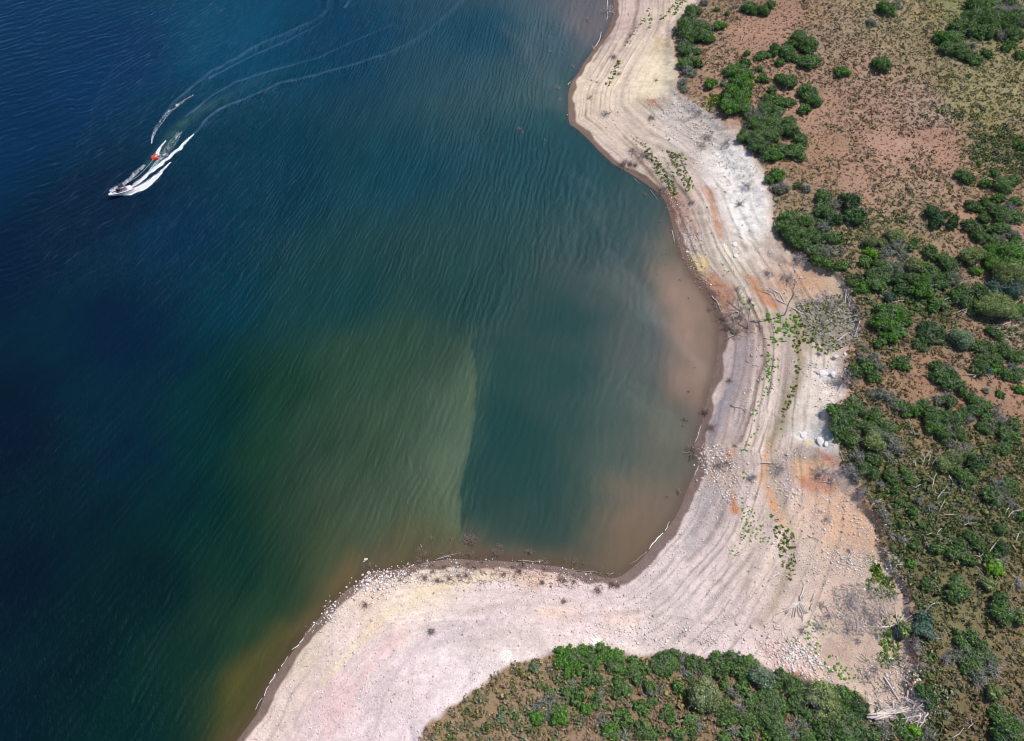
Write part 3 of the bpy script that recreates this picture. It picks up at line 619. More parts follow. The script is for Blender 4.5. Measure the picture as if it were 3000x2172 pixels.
# ------------------------------------------------------------------ naming by place
LM=[(2010,100,'on the bluff edge above the cream outcrop'),(2230,40,'in the top clearing right of the bluff'),(2440,130,'in the top row of the red meadow'),(2100,270,'around the mossy spring on the bluff'),(2170,270,'beside the tall bright tree on the bluff'),(2340,260,'in the group left of the red meadow'),(2220,400,'in the thicket above the white scree'),(2310,400,'in the right half of the scree thicket'),(2580,60,'at the top edge above the meadow'),(2790,120,'in the left of the top right thicket'),(2930,110,'in the top right corner thicket'),(2590,190,'standing apart in the red meadow'),(2270,580,'on the rim beside the white scree'),(2330,690,'in the long hedge above the scree'),(2420,760,'at the lower end of the long hedge'),(2450,600,'in the dark pair below the red meadow'),(2760,640,'at the lower tip of the red meadow'),(2870,540,'in the loose group right of the meadow'),(2950,600,'by the right edge below the meadow'),(2870,690,'on the slope left of the big grove'),(2960,760,'in the big bright grove at right edge'),(2560,780,'in the upper left of the mixed grove'),(2640,830,'in the middle of the mixed grove'),(2760,820,'in the right part of the mixed grove'),(2950,840,'behind the tall pale tree'),(2920,910,'beside the domed pale tree at right'),(2830,890,'left of the domed pale tree'),(2610,940,'at the round green tree on the bank'),(2730,980,'right of the round green tree'),(2880,960,'beneath the domed pale tree'),(2920,1040,'on the slope below the pale trees'),(2550,1060,'on the bank above the grey boulders'),(2640,1070,'in the red clearing'),(2770,1110,'in the diagonal band across the clearing'),(2930,1090,'right of the red clearing'),(2600,1160,'along the lower edge of the clearing'),(2480,1220,'in the thicket above the pale slabs'),(2560,1240,'behind the pale slab thicket'),(2730,1220,'in the large thicket below the clearing'),(2860,1200,'on the slope right of the large thicket'),(2970,1210,'at the right edge beyond the thicket'),(2500,1350,'on the bank above the orange fan'),(2600,1330,'behind the orange fan bank'),(2800,1340,'at the bare twigs on the olive slope'),(2950,1290,'at the right edge of the olive slope'),(2660,1480,'on the olive slope behind the steep bank'),(2920,1440,'on the right side of the olive slope'),(2820,1580,'on the lower part of the olive slope'),(2930,1650,'beside the lime green bush'),(2750,1740,'on the flat above the gully mouth'),(2690,1840,'beside the blue green tree'),(2850,1900,'in the clump behind the gully mouth'),(2950,1780,'at the right edge of the lower flat'),(2800,2060,'on the brown slope below the clump'),(2950,2130,'in the bottom right corner'),(2690,2150,'just below the bleached driftwood pile'),
(1690,1920,'on the left rim of the point'),(1830,1930,'on the rim left of the point middle'),(1960,1930,'on the middle rim of the point'),(2100,1940,'on the right rim of the point'),(2220,1970,'by the pale dome on the rim'),(1620,2070,'in the grey topped clump on the point'),(1720,2020,'in the second row on the point'),(1800,2120,'at the bottom left of the point'),(1870,2030,'left of the pale bush on the point'),(1960,2130,'at the bottom middle of the point'),(2070,2030,'around the pale bush on the point'),(2180,2060,'right of the pale bush on the point'),(2160,2140,'at the bottom right of the point'),(2320,2010,'on the slope beside the pink rubble'),(2400,2070,'around the large pale dome bush'),(2500,2080,'on the inner end of the point'),(2280,2120,'below the large pale dome bush'),(2440,2150,'at the bottom below the dome bush'),(2560,2150,'left of the lime shrub at bottom'),
(1790,60,'at the waterline of the upper beach'),(1640,150,'standing in water off the upper beach'),(1540,390,'in open water off the headland'),(1690,280,'at the tip of the headland'),(1790,300,'on the headland gravel'),(1850,440,'on the lower headland'),(2000,370,'on the grey rubble slope'),(1880,520,'in the shallows below the headland'),(2000,500,'beside the grooved shore bank'),(2190,540,'on the white scree'),(1960,700,'in the shallows below the yellow outcrop'),(2020,760,'at the yellow outcrop'),(2000,850,'in the muddy shallows'),(2150,930,'in the dead trees by the water'),(2250,820,'on the sand below the scree'),(2330,870,'beside the orange strip'),(2450,900,'in the driftwood gully'),(2500,960,'at the foot of the dark bank'),(2440,1060,'among the boulders under the bank'),(2230,1000,'on the terraced beach'),(2180,1210,'on the lower terraced beach'),(2020,1160,'in the red brown shallows'),(2050,1250,'at the foam line in the bay'),(2110,1350,'on the rubble fan'),(2260,1390,'along the orange gully'),(2390,1280,'on the pale rock slabs'),(2410,1400,'on the orange fan'),(2000,1450,'in the shallows of the bay corner'),(2480,1560,'on the stony ground under the bank'),(2250,1600,'on the wide pink flat'),(2000,1640,'on the smooth curved beach'),(1780,1710,'on the inner corner of the beach'),(1680,1640,'in the shallows at the bay corner'),(1640,1700,'on the right of the south beach'),(1530,1670,'on the middle of the south beach'),(1450,1630,'in the shallows of the south shore'),(1390,1690,'on the ochre band of south beach'),(1270,1690,'on the left of the south beach'),(1360,1600,'in the shallows at the silt edge'),(1240,1620,'in the shallows left of silt edge'),(1110,1690,'in the boulder patch at the corner'),(1070,1645,'in the water off the boulder patch'),(970,1780,'at the rocky notch'),(1260,1850,'on the pale pink slope'),(1500,1860,'on the middle of the pink slope'),(1650,1770,'on the upper pink slope'),(1850,1850,'above the green rim of the point'),(2250,1760,'at the end of the gully track'),(2340,1780,'on the sand flat beside the fan roots'),(2450,1770,'in the upper twig litter of the gully'),(2410,1860,'on the sand of the gully middle'),(2520,1830,'in the lower twig litter'),(2640,1830,'under the blue green tree'),(2540,1970,'on the sand above the driftwood pile'),(2630,2060,'in the bleached driftwood pile')]
ORD='first second third fourth fifth sixth seventh eighth ninth tenth eleventh twelfth thirteenth fourteenth fifteenth sixteenth seventeenth eighteenth nineteenth twentieth'.split()
PEND={}
def later(o,desc,cat,u,v,group):
    """label = look, rank from the left among its like at that place, place"""
    p=min(LM,key=lambda q:(q[0]-u)**2+(q[1]-v)**2)[2]
    PEND.setdefault((desc,p),[]).append((u,v,o)); o['category']=cat; o['group']=group
def flush():
    for (desc,p),L in PEND.items():
        L.sort(key=lambda t:t[0])
        for i,(u,v,o) in enumerate(L):
            if len(L)==1: lb=f'{desc} {p}'
            elif i==len(L)-1: lb=f'{desc}, rightmost {p}'
            elif i==0: lb=f'{desc}, leftmost {p}'
            else: lb=f'{desc}, {ORD[min(i,19)]} from left {p}'
            o['label']=lb

# ------------------------------------------------------------------ plant meshes
def leaf_arr(P,Nn,size,c,r=rng,jit=.7):
    """one small quad per point, facing roughly Nn"""
    n=len(P); Nn=Nn+r.normal(0,jit,(n,3));Nn/=np.linalg.norm(Nn,axis=1)[:,None]+1e-9
    A=np.cross(Nn,r.normal(0,1,(n,3)));A/=np.linalg.norm(A,axis=1)[:,None]+1e-9;B=np.cross(Nn,A)
    size=np.broadcast_to(size,(n,))*r.uniform(.6,1.3,n)
    A=A*size[:,None]*.5;B=B*(size*r.uniform(.5,1,n))[:,None]*.5
    V=np.stack([P-A-B,P+A-B*.6,P+A*.7+B,P-A*.8+B*.9],1).reshape(-1,3)
    F=np.arange(4*n).reshape(n,4)
    return V,F,np.repeat(c,4,axis=0)
def crown(r,hf,seed,leaf=.25,lumpf=.42,dens=1.5,ov=1.0):
    g=np.random.default_rng(seed);mb=MB();nl=int(9+r*6)
    h=r*hf
    lumps=[(0,0,h*.45,r*.55,1)]
    for i in range(nl):
        a=g.uniform(0,2*math.pi);q=math.sqrt(g.uniform(.12,1))*r*.84*(1+.22*math.sin(2*a+seed)+.2*math.sin(3*a+seed*2))
        lr=r*lumpf*g.uniform(.45,1.15)
        zz=h*(.32+.5*(1-(q/r)**2))*g.uniform(.75,1.1)
        lumps.append((q*math.cos(a),q*math.sin(a)*ov,max(zz,lr*.35),lr,g.uniform(.78,1.22)))
    iv,iff=ICO[1]
    for (lx,ly,lz,lr,t) in lumps:
        nz=1+g.uniform(-.18,.18,len(iv))
        V=iv*nz[:,None]*lr*.80*np.array([1,1,.85])+np.array([lx,ly,lz]);V[:,2]=np.maximum(V[:,2],.02)
        tint=np.array([t,t*g.uniform(.97,1.03),t*g.uniform(.9,1.05)])
        mb.add(V,iff,tint*.9)
        n=int(4*math.pi*lr*lr*.62/(leaf*leaf)*dens)+6
        D=g.normal(0,1,(n,3));D[:,2]=np.abs(D[:,2])*1.0-.25;D/=np.linalg.norm(D,axis=1)[:,None]
        P=D*lr*np.where(g.uniform(0,1,(n,1))<.2,g.uniform(1.1,1.45,(n,1)),g.uniform(.75,1.14,(n,1)))*np.array([1,1,.88])+np.array([lx,ly,lz]);P[:,2]=np.maximum(P[:,2],.08)
        c=tint[None]*g.choice([.65,.85,1.1,1.4],(n,1))*g.uniform(.85,1.15,(n,1))
        mb.add(*leaf_arr(P,D,leaf,c,g))
    return mb
def twig_arr(mb,p,d,L,rad,g,depth,c,k=3,curl=.35,up=0.0):
    n=4 if depth else 3
    P=[np.array(p,float)];d=np.array(d,float);d/=np.linalg.norm(d)+1e-9
    for i in range(n):
        d=d+g.normal(0,curl*.45,3)+np.array([0,0,up*.2]);d/=np.linalg.norm(d)
        P.append(P[-1]+d*L/n)
    P=np.array(P);P[:,2]=np.maximum(P[:,2],.02)
    V,F=tube_arr(P,np.linspace(rad,rad*.4,n+1),k);mb.add(V,F,c*g.uniform(.8,1.2))
    if depth:
        for j in range(g.integers(2,4)):
            i=g.integers(1,n+1);dd=d+g.normal(0,.75,3)
            twig_arr(mb,P[i],dd,L*g.uniform(.4,.65),rad*.62,g,depth-1,c,k,curl,up)
def stems(r,hf,seed):
    g=np.random.default_rng(seed);mb=MB()
    for i in range(int(6+r*4)):
        a=g.uniform(0,6.28);e=g.uniform(.6,1.3)
        twig_arr(mb,(g.normal(0,.15*r),g.normal(0,.15*r),0),(math.cos(a)*math.cos(e),math.sin(a)*math.cos(e),math.sin(e)),r*hf*g.uniform(.8,1.35),.03+.012*r,g,2 if r>1.2 else 1,1.0,3)
    return mb
def twigbush(r,seed,hf=.6,n=None,rad=.035,depth=1):
    g=np.random.default_rng(seed);mb=MB()
    for i in range(n or int(14+r*16)):
        a=g.uniform(0,6.28);e=g.uniform(.15,1.35)
        twig_arr(mb,(g.normal(0,.22*r),g.normal(0,.22*r),0),(math.cos(a)*math.cos(e),math.sin(a)*math.cos(e),math.sin(e)*hf*1.3),r*g.uniform(.6,1.15),rad*g.uniform(.7,1.3),g,depth,g.uniform(.7,1.25),3)
    return mb
M={}
M['g']=leafmat('oak_leaves','50683C','749256','60784C');M['b']=leafmat('bright_leaves','4E7036','6E9648','5C823E')
M['d']=leafmat('dark_leaves','40583A','5A764C','4C6440');M['o']=leafmat('olive_leaves','66764C','98A26C','7E8A5C')
M['j']=leafmat('bluegreen_leaves','4E6656','72887A','5E7866');M['s']=leafmat('sage_leaves','6E8266','8C9C7E','7C8E70')
M['p']=leafmat('pale_leaves','6E8050','A0A87C','889464');M['y']=leafmat('lime_leaves','5E9030','92BC44','78A438')
M['t']=leafmat('grey_leaves','5C6450','7E846E','6E765E')
M['wood']=plain('bark_grey',hx('A39A92'),.9,var=.2,vcol=True);M['twig']=plain('twig_grey',hx('ABA3A4'),.9,var=.2,vcol=True)
M['white']=plain('bleached_wood',hx('C9BCB4'),.85,var=.15,vcol=True);M['brown']=plain('wet_wood',hx('9A857C'),.9,var=.2,vcol=True)
M['rock']=plain('boulder_stone',hx('C4B4AC'),.9,var=.22,vcol=True,scale=1.5);M['rockp']=plain('pale_stone',hx('CFC6C4'),.85,var=.1,vcol=True,scale=1.2)
SZ=[.55,.95,1.5,2.2,3.1]
LIB={}
def variant(kind,r,i):
    k=min(range(len(SZ)),key=lambda j:abs(math.log(SZ[j]/r)));R0=SZ[k]
    fam={'g':'oak','b':'oak','d':'oak','y':'oak','o':'dome','p':'dome','s':'dome','j':'dome','t':'grey'}[kind]
    nv=7 if fam=='oak' else 4
    key=(kind,k,i%nv)
    if key not in LIB:
        sd=hash((fam,k,i%nv))%9973 if False else (len(fam)*131+k*17+(i%nv)*7+11)
        if fam=='oak': cm=crown(R0,.80,sd,.23 if R0>.7 else .18,.34,1.7).mesh('crown',M[kind]);st=stems(R0,.85,sd+1).mesh('stems',M['wood'])
        elif fam=='dome': cm=crown(R0,1.25,sd,.20,.5,1.7).mesh('crown',M[kind]);st=stems(R0,1.1,sd+1).mesh('stems',M['wood'])
        else:
            cm=crown(R0*.8,.6,sd,.2,.34,.55).mesh('crown',M[kind]);st=twigbush(R0,sd+1,.75).mesh('branches',M['twig'])
        LIB[key]=(cm,st)
    return LIB[key],R0
DESC={'g':('green oak shrub','shrub','oak shrubs on the upland'),'b':('bright green oak shrub','shrub','oak shrubs on the upland'),'d':('dark green shrub','shrub','oak shrubs on the upland'),'t':('grey twiggy shrub','shrub','half bare grey shrubs'),'o':('olive green bush','bush','pale domed bushes and trees'),'j':('blue green juniper','tree','pale domed bushes and trees'),'s':('silvery sage green bush','bush','pale domed bushes and trees'),'p':('pale cream green bush','bush','pale domed bushes and trees'),'y':('lime green bush','bush','bright lime bushes')}
NM={'g':'oak_shrub','b':'oak_shrub','d':'oak_shrub','t':'grey_shrub','o':'olive_bush','j':'juniper_tree','s':'sage_bush','p':'mahogany_bush','y':'lime_bush'}
BUSH=[]
def B(ox,oy,f,txt):
    for q in txt.split():
        a=q.split(',');BUSH.append((ox+float(a[0])*f,oy+float(a[1])*f,float(a[2])*f,a[3]))
F7=.30864;F6=.26455
B(1600,0,F7,'1390,120,90,g 1340,260,100,g 1450,240,90,g 1260,300,70,t 1350,350,90,g 1480,330,80,g 1560,370,50,b 1300,430,70,t 1350,480,80,g 1440,490,40,g 1320,600,80,g 1420,590,60,g 1370,680,80,t 1300,770,60,t 1300,840,50,t 1650,240,60,b 1580,260,50,t 1620,90,35,g 1930,80,70,g 2060,100,60,g 2130,50,55,g 1560,780,60,b 1680,795,25,j 1780,680,80,b 1900,720,70,b 1830,770,80,b 1760,870,90,b 1870,880,80,b 1740,1020,90,b 1840,990,100,b 1910,820,60,b 2060,740,60,g 2025,650,40,g 1900,600,60,g 1850,630,50,g 2060,520,60,g 2170,470,70,g 2240,480,50,g 1910,500,35,g 2220,590,50,g 2230,740,60,g 2150,860,50,g 2110,930,60,g 2200,960,60,g 1990,1080,100,t 2080,1040,90,g 2180,1050,80,g 1940,1180,80,t 2030,1180,100,g 2150,1160,90,g 1920,1290,80,g 2020,1300,100,g 2130,1290,90,g 2220,1250,70,g 1980,1390,80,t 2060,1400,90,g 2100,1480,60,t 2170,1470,70,b 2230,1400,70,g 1500,20,50,t 1720,130,25,b 1800,60,30,t')
B(2300,0,F7,'50,1250,90,g 150,1330,80,g 100,1430,90,g 40,1150,70,g 130,370,90,g 240,420,80,g 60,410,60,g 220,480,60,g 20,500,70,g 90,540,50,g 245,580,85,g 550,680,75,b 925,620,85,g 955,80,80,g 1060,40,60,t 820,210,60,t 30,770,80,g 220,870,90,g 270,950,75,g 180,870,70,g 190,1030,60,g 30,970,60,g 430,60,25,t 1900,60,130,g 2050,80,110,t 2200,60,90,t 1800,170,100,g 1950,200,110,g 2100,190,100,g 2230,200,80,t 1650,250,90,g 1780,290,90,g 1900,290,90,g 2050,330,80,t 2180,320,90,g 1500,360,80,b 1600,360,90,g 1560,450,80,g 1660,480,80,g 1770,430,60,t 1750,530,80,g 1830,560,60,g 1930,510,60,g 2130,430,60,g 2230,520,50,g 2250,1380,60,g 1850,20,90,g 2120,10,90,g 2250,130,70,g')
B(1800,450,F7,'1560,190,80,b 1480,240,50,g 1600,330,80,t 1540,330,60,t 1820,330,60,t 1740,300,40,g 1980,420,80,g 1960,520,70,g 2100,480,80,t 2060,590,70,d 1700,620,90,g 1800,640,80,g 1630,700,85,g 1740,740,100,g 1860,770,80,g 1700,820,80,g 1800,860,80,g 1980,700,90,t 1980,640,50,g 2040,800,70,g 2010,910,90,t 1890,930,70,g 1920,1000,60,g 2000,1040,60,g 2120,1060,60,g 2180,1070,45,g 1540,700,50,t 2170,930,30,t 2140,830,30,g 1600,610,50,g')
B(2300,450,F7,'350,450,90,g 400,560,80,g 480,610,60,d 620,450,100,d 680,560,100,d 470,480,50,t 600,600,60,g 1700,210,70,g 1760,250,50,g 1910,280,60,g 2000,190,45,g 2070,280,80,g 2160,260,60,g 2080,350,45,g 1900,450,50,g 2030,420,60,g 2190,450,60,g 1780,500,75,g 1850,530,50,g 1900,625,60,g 2020,530,80,g 2130,520,70,t 2080,600,80,g 2210,600,70,g 1400,560,80,d 1450,640,70,d 1520,580,50,d 1590,670,60,d 1620,610,35,d 1770,690,75,g 1850,780,80,g 1930,720,50,g 2060,720,80,g 2180,760,80,t 1980,850,80,g 2060,810,60,t 2200,830,60,g 1960,930,90,b 2080,920,100,b 2200,930,100,b 1990,1030,90,b 2110,1050,100,b 2220,1040,70,b 1750,980,75,o 1850,950,60,o 2120,1150,110,o 2030,1280,80,j 2150,1290,90,j 2230,1200,70,j 2030,1450,130,o 1840,1120,40,y 1780,1120,40,g 1050,790,70,o 910,840,45,o 810,840,55,o 820,940,60,y 770,1020,60,g 1060,880,100,t 960,930,80,t 1200,880,60,g 1130,960,60,t 1240,830,40,g 900,1070,80,g 830,1150,70,g 1000,1060,80,t 1100,1080,90,t 1220,1060,70,o 1340,1080,60,g 1380,930,70,g 1500,980,80,g 1560,1070,90,g 1420,1150,80,g 1600,1180,90,t 1060,1170,90,d 950,1180,70,g 880,1250,80,g 760,1260,60,b 1100,1280,70,d 1200,1200,80,g 1330,1200,80,b 1300,1300,90,b 1500,1240,70,g 1000,1360,50,j 1550,1150,60,g 1620,1350,60,g 1700,1290,70,g 1700,1400,80,g 1850,1320,80,g 1780,1400,50,g 1450,1430,80,g 1270,1480,35,g 1880,1480,70,g 1770,1510,40,g 2230,1480,60,g 2210,1560,50,t 640,1230,50,g 700,1300,50,g')
B(2400,850,F6,'740,240,110,g 850,270,110,b 690,350,110,b 800,380,120,b 930,330,80,b 790,500,80,b 880,460,80,b 1240,420,100,d 1300,490,90,d 1200,530,90,d 1120,600,70,g 1330,560,60,g 1600,530,100,s 1960,480,80,g 1900,440,50,g 1780,640,80,g 1880,640,90,g 2030,620,80,g 2080,700,80,g 1830,740,80,g 1960,760,70,g 1800,850,90,g 1850,880,50,j 1740,880,50,o 2200,740,90,g 1950,880,60,b 2060,900,80,g 2150,860,80,t 2190,960,70,g 2240,900,60,g 2090,970,50,g 900,800,80,g 960,850,50,g 830,830,50,g 1320,840,80,g 1440,860,80,t 1350,950,90,g 1260,960,60,g 1480,940,70,g 1440,1040,90,g 1560,1060,80,g 1600,1130,60,g 1420,1170,60,t 1350,1210,90,t 1440,1240,80,g 1700,1200,80,g 1780,1260,80,g 1740,1340,80,g 1620,1360,80,g 1650,1420,70,t 1860,1280,60,g 1960,1370,80,t 1900,1440,90,g 2030,1450,90,t 1830,1520,80,g 2160,1500,80,g 2060,1560,70,g 2010,1150,50,g 1850,1110,50,t 2230,1100,60,b 480,760,80,t 620,760,80,t 560,840,100,g 680,850,70,t 400,870,80,g 600,940,80,g 370,940,60,t 640,960,60,g 500,640,60,t 640,600,60,g 700,560,60,g 700,1150,100,t 800,1200,90,t 600,1150,80,t 850,1280,70,t 230,1350,100,g 400,1290,100,g 330,1400,80,g 500,1340,80,g 620,1380,90,g 220,1450,100,g 330,1520,80,g 180,1540,70,g 560,1520,90,g 680,1470,90,g 780,1520,80,g 640,1590,80,g 950,1320,80,g 1060,1330,90,b 1180,1300,90,g 1250,1400,110,g 1380,1420,110,g 1500,1430,90,g 1220,1480,60,o 1320,1520,110,g 1460,1530,100,t 1400,1600,90,g 1540,1570,80,g')
B(2400,1250,F6,'250,60,100,g 360,130,90,g 560,60,80,g 620,180,90,o 760,120,100,t 850,230,100,t 780,300,70,t 620,370,90,g 440,330,90,t 500,450,90,g 600,520,80,g 400,540,90,t 340,440,60,t 1400,80,110,g 1560,100,70,g 1500,230,90,t 1620,240,70,t 1490,350,90,o 1400,420,80,o 1600,550,110,g 1540,500,70,d 1700,400,100,d 1680,320,70,g 1830,360,70,d 1820,430,50,g 2080,100,80,g 2060,230,80,g 2170,110,70,g 1800,210,40,g 2020,700,130,t 2100,650,90,g 1900,760,100,g 960,540,80,g 800,560,80,g 900,1080,50,g 2020,1130,80,g 2240,1000,60,g 2040,1350,80,d 1980,1400,60,g 1700,1230,90,g 1560,1300,90,g 1500,1400,90,g 1950,1560,90,y 1020,1520,50,b 1650,1480,70,g 1750,1330,70,g 700,650,60,t 850,700,60,g 900,850,60,g 1100,800,60,t 1050,950,60,g 1250,900,60,t 900,1250,60,t 1050,1300,70,g 1150,1100,50,g 1300,1350,70,g')
B(2500,1600,.3484,'870,370,90,g 620,330,60,g 820,430,60,g 600,610,55,j 590,700,65,j 440,700,60,o 290,730,30,g 1240,460,80,g 1250,560,100,g 1400,590,60,o 1140,320,50,o 900,790,60,g 1000,760,60,g 1080,840,70,g 1130,920,80,g 1020,940,90,g 900,930,80,t 1010,1000,80,g 800,950,50,t 1160,1030,80,t 1050,1100,80,t 1180,1230,60,o 630,1270,70,d 1230,1430,80,g 1300,1520,100,g 1250,1600,90,d 1400,1500,60,t 1380,1580,60,g 510,1550,60,y 460,1590,50,g 240,1550,80,t 400,1530,60,g 400,1450,50,g 620,1570,70,t 1250,30,70,g 1110,40,50,g 1140,100,50,g')
B(1200,1850,F6,'1680,230,70,b 1760,250,80,b 1880,240,80,b 1980,260,80,b 2150,240,90,b 1670,340,70,b 1800,330,80,b 1900,330,80,b 2050,330,80,b 1760,440,70,b 1860,440,60,b 2000,480,80,g 2080,550,80,g 1960,560,60,g 1800,590,60,t 1750,680,80,g 1900,680,80,g 1850,780,70,g 1960,850,80,b 2060,790,80,g 2110,720,60,t 1480,780,80,t 1590,750,80,t 1400,950,70,b 1420,1010,50,b 1540,900,90,t 1660,870,80,g 1560,680,50,g 1600,970,70,b 1690,960,70,b 1400,860,60,t 2130,1000,70,t 2190,1090,70,b 2240,1150,60,b 1380,400,50,s 1010,960,50,s')
B(1700,1850,F6,'280,260,90,b 420,280,80,b 340,370,80,g 450,420,80,g 590,440,90,g 600,340,70,g 700,420,70,g 650,520,80,g 900,300,90,g 1020,260,80,g 850,370,80,g 960,420,90,g 1150,310,80,t 1050,350,70,g 1250,370,90,g 1180,460,80,t 1220,520,70,g 1380,400,90,g 1520,340,90,g 1560,430,90,g 1500,300,70,g 1640,400,80,g 1660,300,80,g 1780,330,80,g 1760,440,80,g 1880,370,90,g 1850,480,80,g 1800,540,60,g 2010,500,110,s 2210,520,90,g 2200,600,70,g 480,650,80,g 430,570,70,g 400,700,60,g 770,620,70,g 780,700,80,t 810,770,60,g 660,830,70,g 720,880,60,g 450,900,70,g 520,990,80,g 960,920,90,g 1010,980,60,g 260,1020,80,g 340,1110,90,b 480,1160,80,t 700,1090,90,g 780,1170,80,g 1090,1140,80,g 1220,1000,80,g 1300,1050,80,t 1250,1120,70,g 900,650,50,t 1090,620,70,g 1150,680,50,g 1390,710,150,p 1600,590,60,g 1700,680,80,t 1800,620,80,g 1600,800,80,g 1660,900,90,g 1580,970,80,g 1780,850,80,t 1900,800,80,g 1850,960,90,g 1950,1010,80,g 2080,740,90,g 2180,820,90,g 2000,700,70,g 1640,1000,70,g 1700,1110,80,t 1850,1130,80,g 2080,960,80,d 2180,960,80,g 2130,1100,90,g 2200,1180,80,g 1600,1190,70,g')
B(2200,1680,.2996,'300,1040,110,g 400,1090,100,g 270,1000,60,g 250,1100,70,g 440,1160,80,g 520,1080,60,t 600,1160,60,g 690,1240,140,p 840,1160,80,g 900,1240,100,g 850,1330,90,g 900,1400,90,g 1050,1290,90,d 1040,1360,80,d 980,1190,60,g 500,1230,80,g 420,1290,80,g 250,1230,90,g 180,1270,80,g 300,1320,60,g 50,1300,80,g 100,1380,90,g 30,1440,60,b 200,1450,80,g 270,1520,90,g 400,1550,90,t 500,1480,80,t 550,1380,70,g 650,1430,90,g 780,1430,100,g 700,1560,100,g 850,1540,100,g 560,1600,80,g 1000,1480,90,g 1080,1560,90,g 950,1590,80,g 150,1580,60,b 330,1610,70,g 1200,1600,70,g 1350,1540,80,t')
# drop near-duplicates traced twice from overlapping crops
KEEP=[]
for b in BUSH:
    if all((b[0]-q[0])**2+(b[1]-q[1])**2>(.50*min(b[2],q[2]))**2+9 for q in KEEP): KEEP.append(b)
KEEP.sort(key=lambda b:-b[2])
cnt={};rest={}
for i,(u,v,rp,k) in enumerate(KEEP):
    r=rp*1.04; dome=k in 'ojsp'
    x0,y0,z0=G(u,v,1.0);mp=mpp(x0,y0,z0);rm=r*mp
    x0,y0,z0=G(u,v,rm*(.62 if dome else .42))
    (cm,st),R0=variant(k,rm,i);s=rm/R0
    g=random.Random(i);rz=g.uniform(0,6.28);s3=(s*g.uniform(.86,1.16),s*g.uniform(.86,1.16),s*g.uniform(.85,1.15))
    fam=DESC[k][2];cnt[fam]=cnt.get(fam,0)+1
    if cnt[fam]>300:
        rest.setdefault(k,[]).append((cm,(x0,y0,z0-.05),rz,s3));continue
    o=empty(NM[k],(x0,y0,z0-.05),rz,s3)
    obj('crown',cm,o);obj('branches' if k=='t' else 'stems',st,o)
    desc,cat,grp=DESC[k]
    if rp>27: desc='big '+desc
    elif rp<15: desc='small '+desc
    later(o,desc,cat,u,v,grp)
for k,L in rest.items():
    mb=MB()
    for cm,loc,rz,s3 in L:
        n=len(cm.vertices);V=np.empty(n*3);cm.vertices.foreach_get('co',V);V=V.reshape(-1,3)*np.array(s3)
        F_=np.empty(len(cm.loops),int);cm.loops.foreach_get('vertex_index',F_)
        cc_=np.empty(n*4);cm.attributes['Col'].data.foreach_get('color',cc_)
        V=np.stack([V[:,0]*math.cos(rz)-V[:,1]*math.sin(rz),V[:,0]*math.sin(rz)+V[:,1]*math.cos(rz),V[:,2]],1)+np.array(loc)
        mb.add(V,F_.reshape(-1,3),cc_.reshape(-1,4)[:,:3])
    tag(obj('low_oak_scrub',mb.mesh('low_oak_scrub',M[k])),'low green oak scrub filling gaps between the larger shrubs','scrub',kind='stuff')
print('bushes',len(KEEP),cnt)

# ------------------------------------------------------------------ ground cover
def clumps(name,X,Y,size,col,nq,mat,label,cat,flat=.8,leaff=.8):
    n=len(X);Z=height(X,Y)
    D=rng.normal(0,1,(n,nq,3));D[...,2]=np.abs(D[...,2]);D/=np.linalg.norm(D,axis=2)[...,None]
    P=np.stack([X,Y,Z],1)[:,None,:]+D*(size[:,None]*.5)[...,None]*np.array([1,1,flat])
    c=col[:,None,:]*rng.uniform(.55,1.4,(n,nq,1))
    V,F,cc=leaf_arr(P.reshape(-1,3),D.reshape(-1,3),np.repeat(size,nq)*leaff,c.reshape(-1,3),jit=.45)
    o=obj(name,mesh(name,V,F,cc,False,mat));tag(o,label,cat,kind='stuff');return o
mcov,nt,out=newmat('ground_cover');a=N(nt,'ShaderNodeAttribute',attribute_name='Col');b=N(nt,'ShaderNodeBsdfDiffuse');nt.links.new(a.outputs['Color'],b.inputs[0]);nt.links.new(b.outputs[0],out.inputs[0])
n=170000
X=rng.uniform(-45,175,n);Y=rng.uniform(-8,215,n)
d=CAMH-4;vis=(np.abs(X)/(Y*sA+d*cA)<.80);X=X[vis];Y=Y[vis]
t=T(X,Y);u_=fbm(X,Y,9,3,201);k=t>.15;X=X[k];Y=Y[k];t=t[k]
base=upC(X,Y);redness=base[:,0]/(base[:,1]+1e-6)
red=sstep(1.55,1.85,redness)
dn=fbm(X,Y,7,4,202)
keep=rng.uniform(0,1,len(X))<(np.where(red>.5,.42,.78)*sstep(.2,.5,dn+.15)+.12)
X=X[keep];Y=Y[keep];red=red[keep];base=base[keep]
nn=fbm(X,Y,11,3,203)[:,None];pal=rng.uniform(0,1,(len(X),1));n2_=fbm(X,Y,5,3,204)[:,None]
grey=hx('969886')*.62;olive=hx('747C50')*.72;brown=hx('7A6A56')*.8;yel=hx('90904E')*.75;dk=hx('665648')*.85
c=np.where(pal<.38,grey,np.where(pal<.84,olive,brown))
c=np.where((n2_>.6)&(pal>.45),yel,c)
c=np.where((red[:,None]>.5)&(pal<.82),dk*(.8+.5*rng.uniform(0,1,(len(X),1))),c)
lower=1-sstep(60,95,Y)[:,None]
c=c*(1-.45*lower*(X[:,None]>55))+.45*lower*(X[:,None]>55)*hx('5C6038')*.8
size=np.where(red>.5,rng.uniform(.22,.5,len(X)),rng.lognormal(-.75,.35,len(X)))*(1+.25*lower[:,0])
print('clumps',len(X))
tone=base/(base.mean(1,keepdims=True));lum=base.mean(1,keepdims=True)*LK.mean()
c=c*.42+.58*base*LK*rng.uniform(.5,1.25,(len(X),1))
c=c*1.42
clumps('sagebrush',X,Y,size*.95,c,12,mcov,'low grey, olive and brown sagebrush tufts covering the upland','sagebrush',leaff=.38)
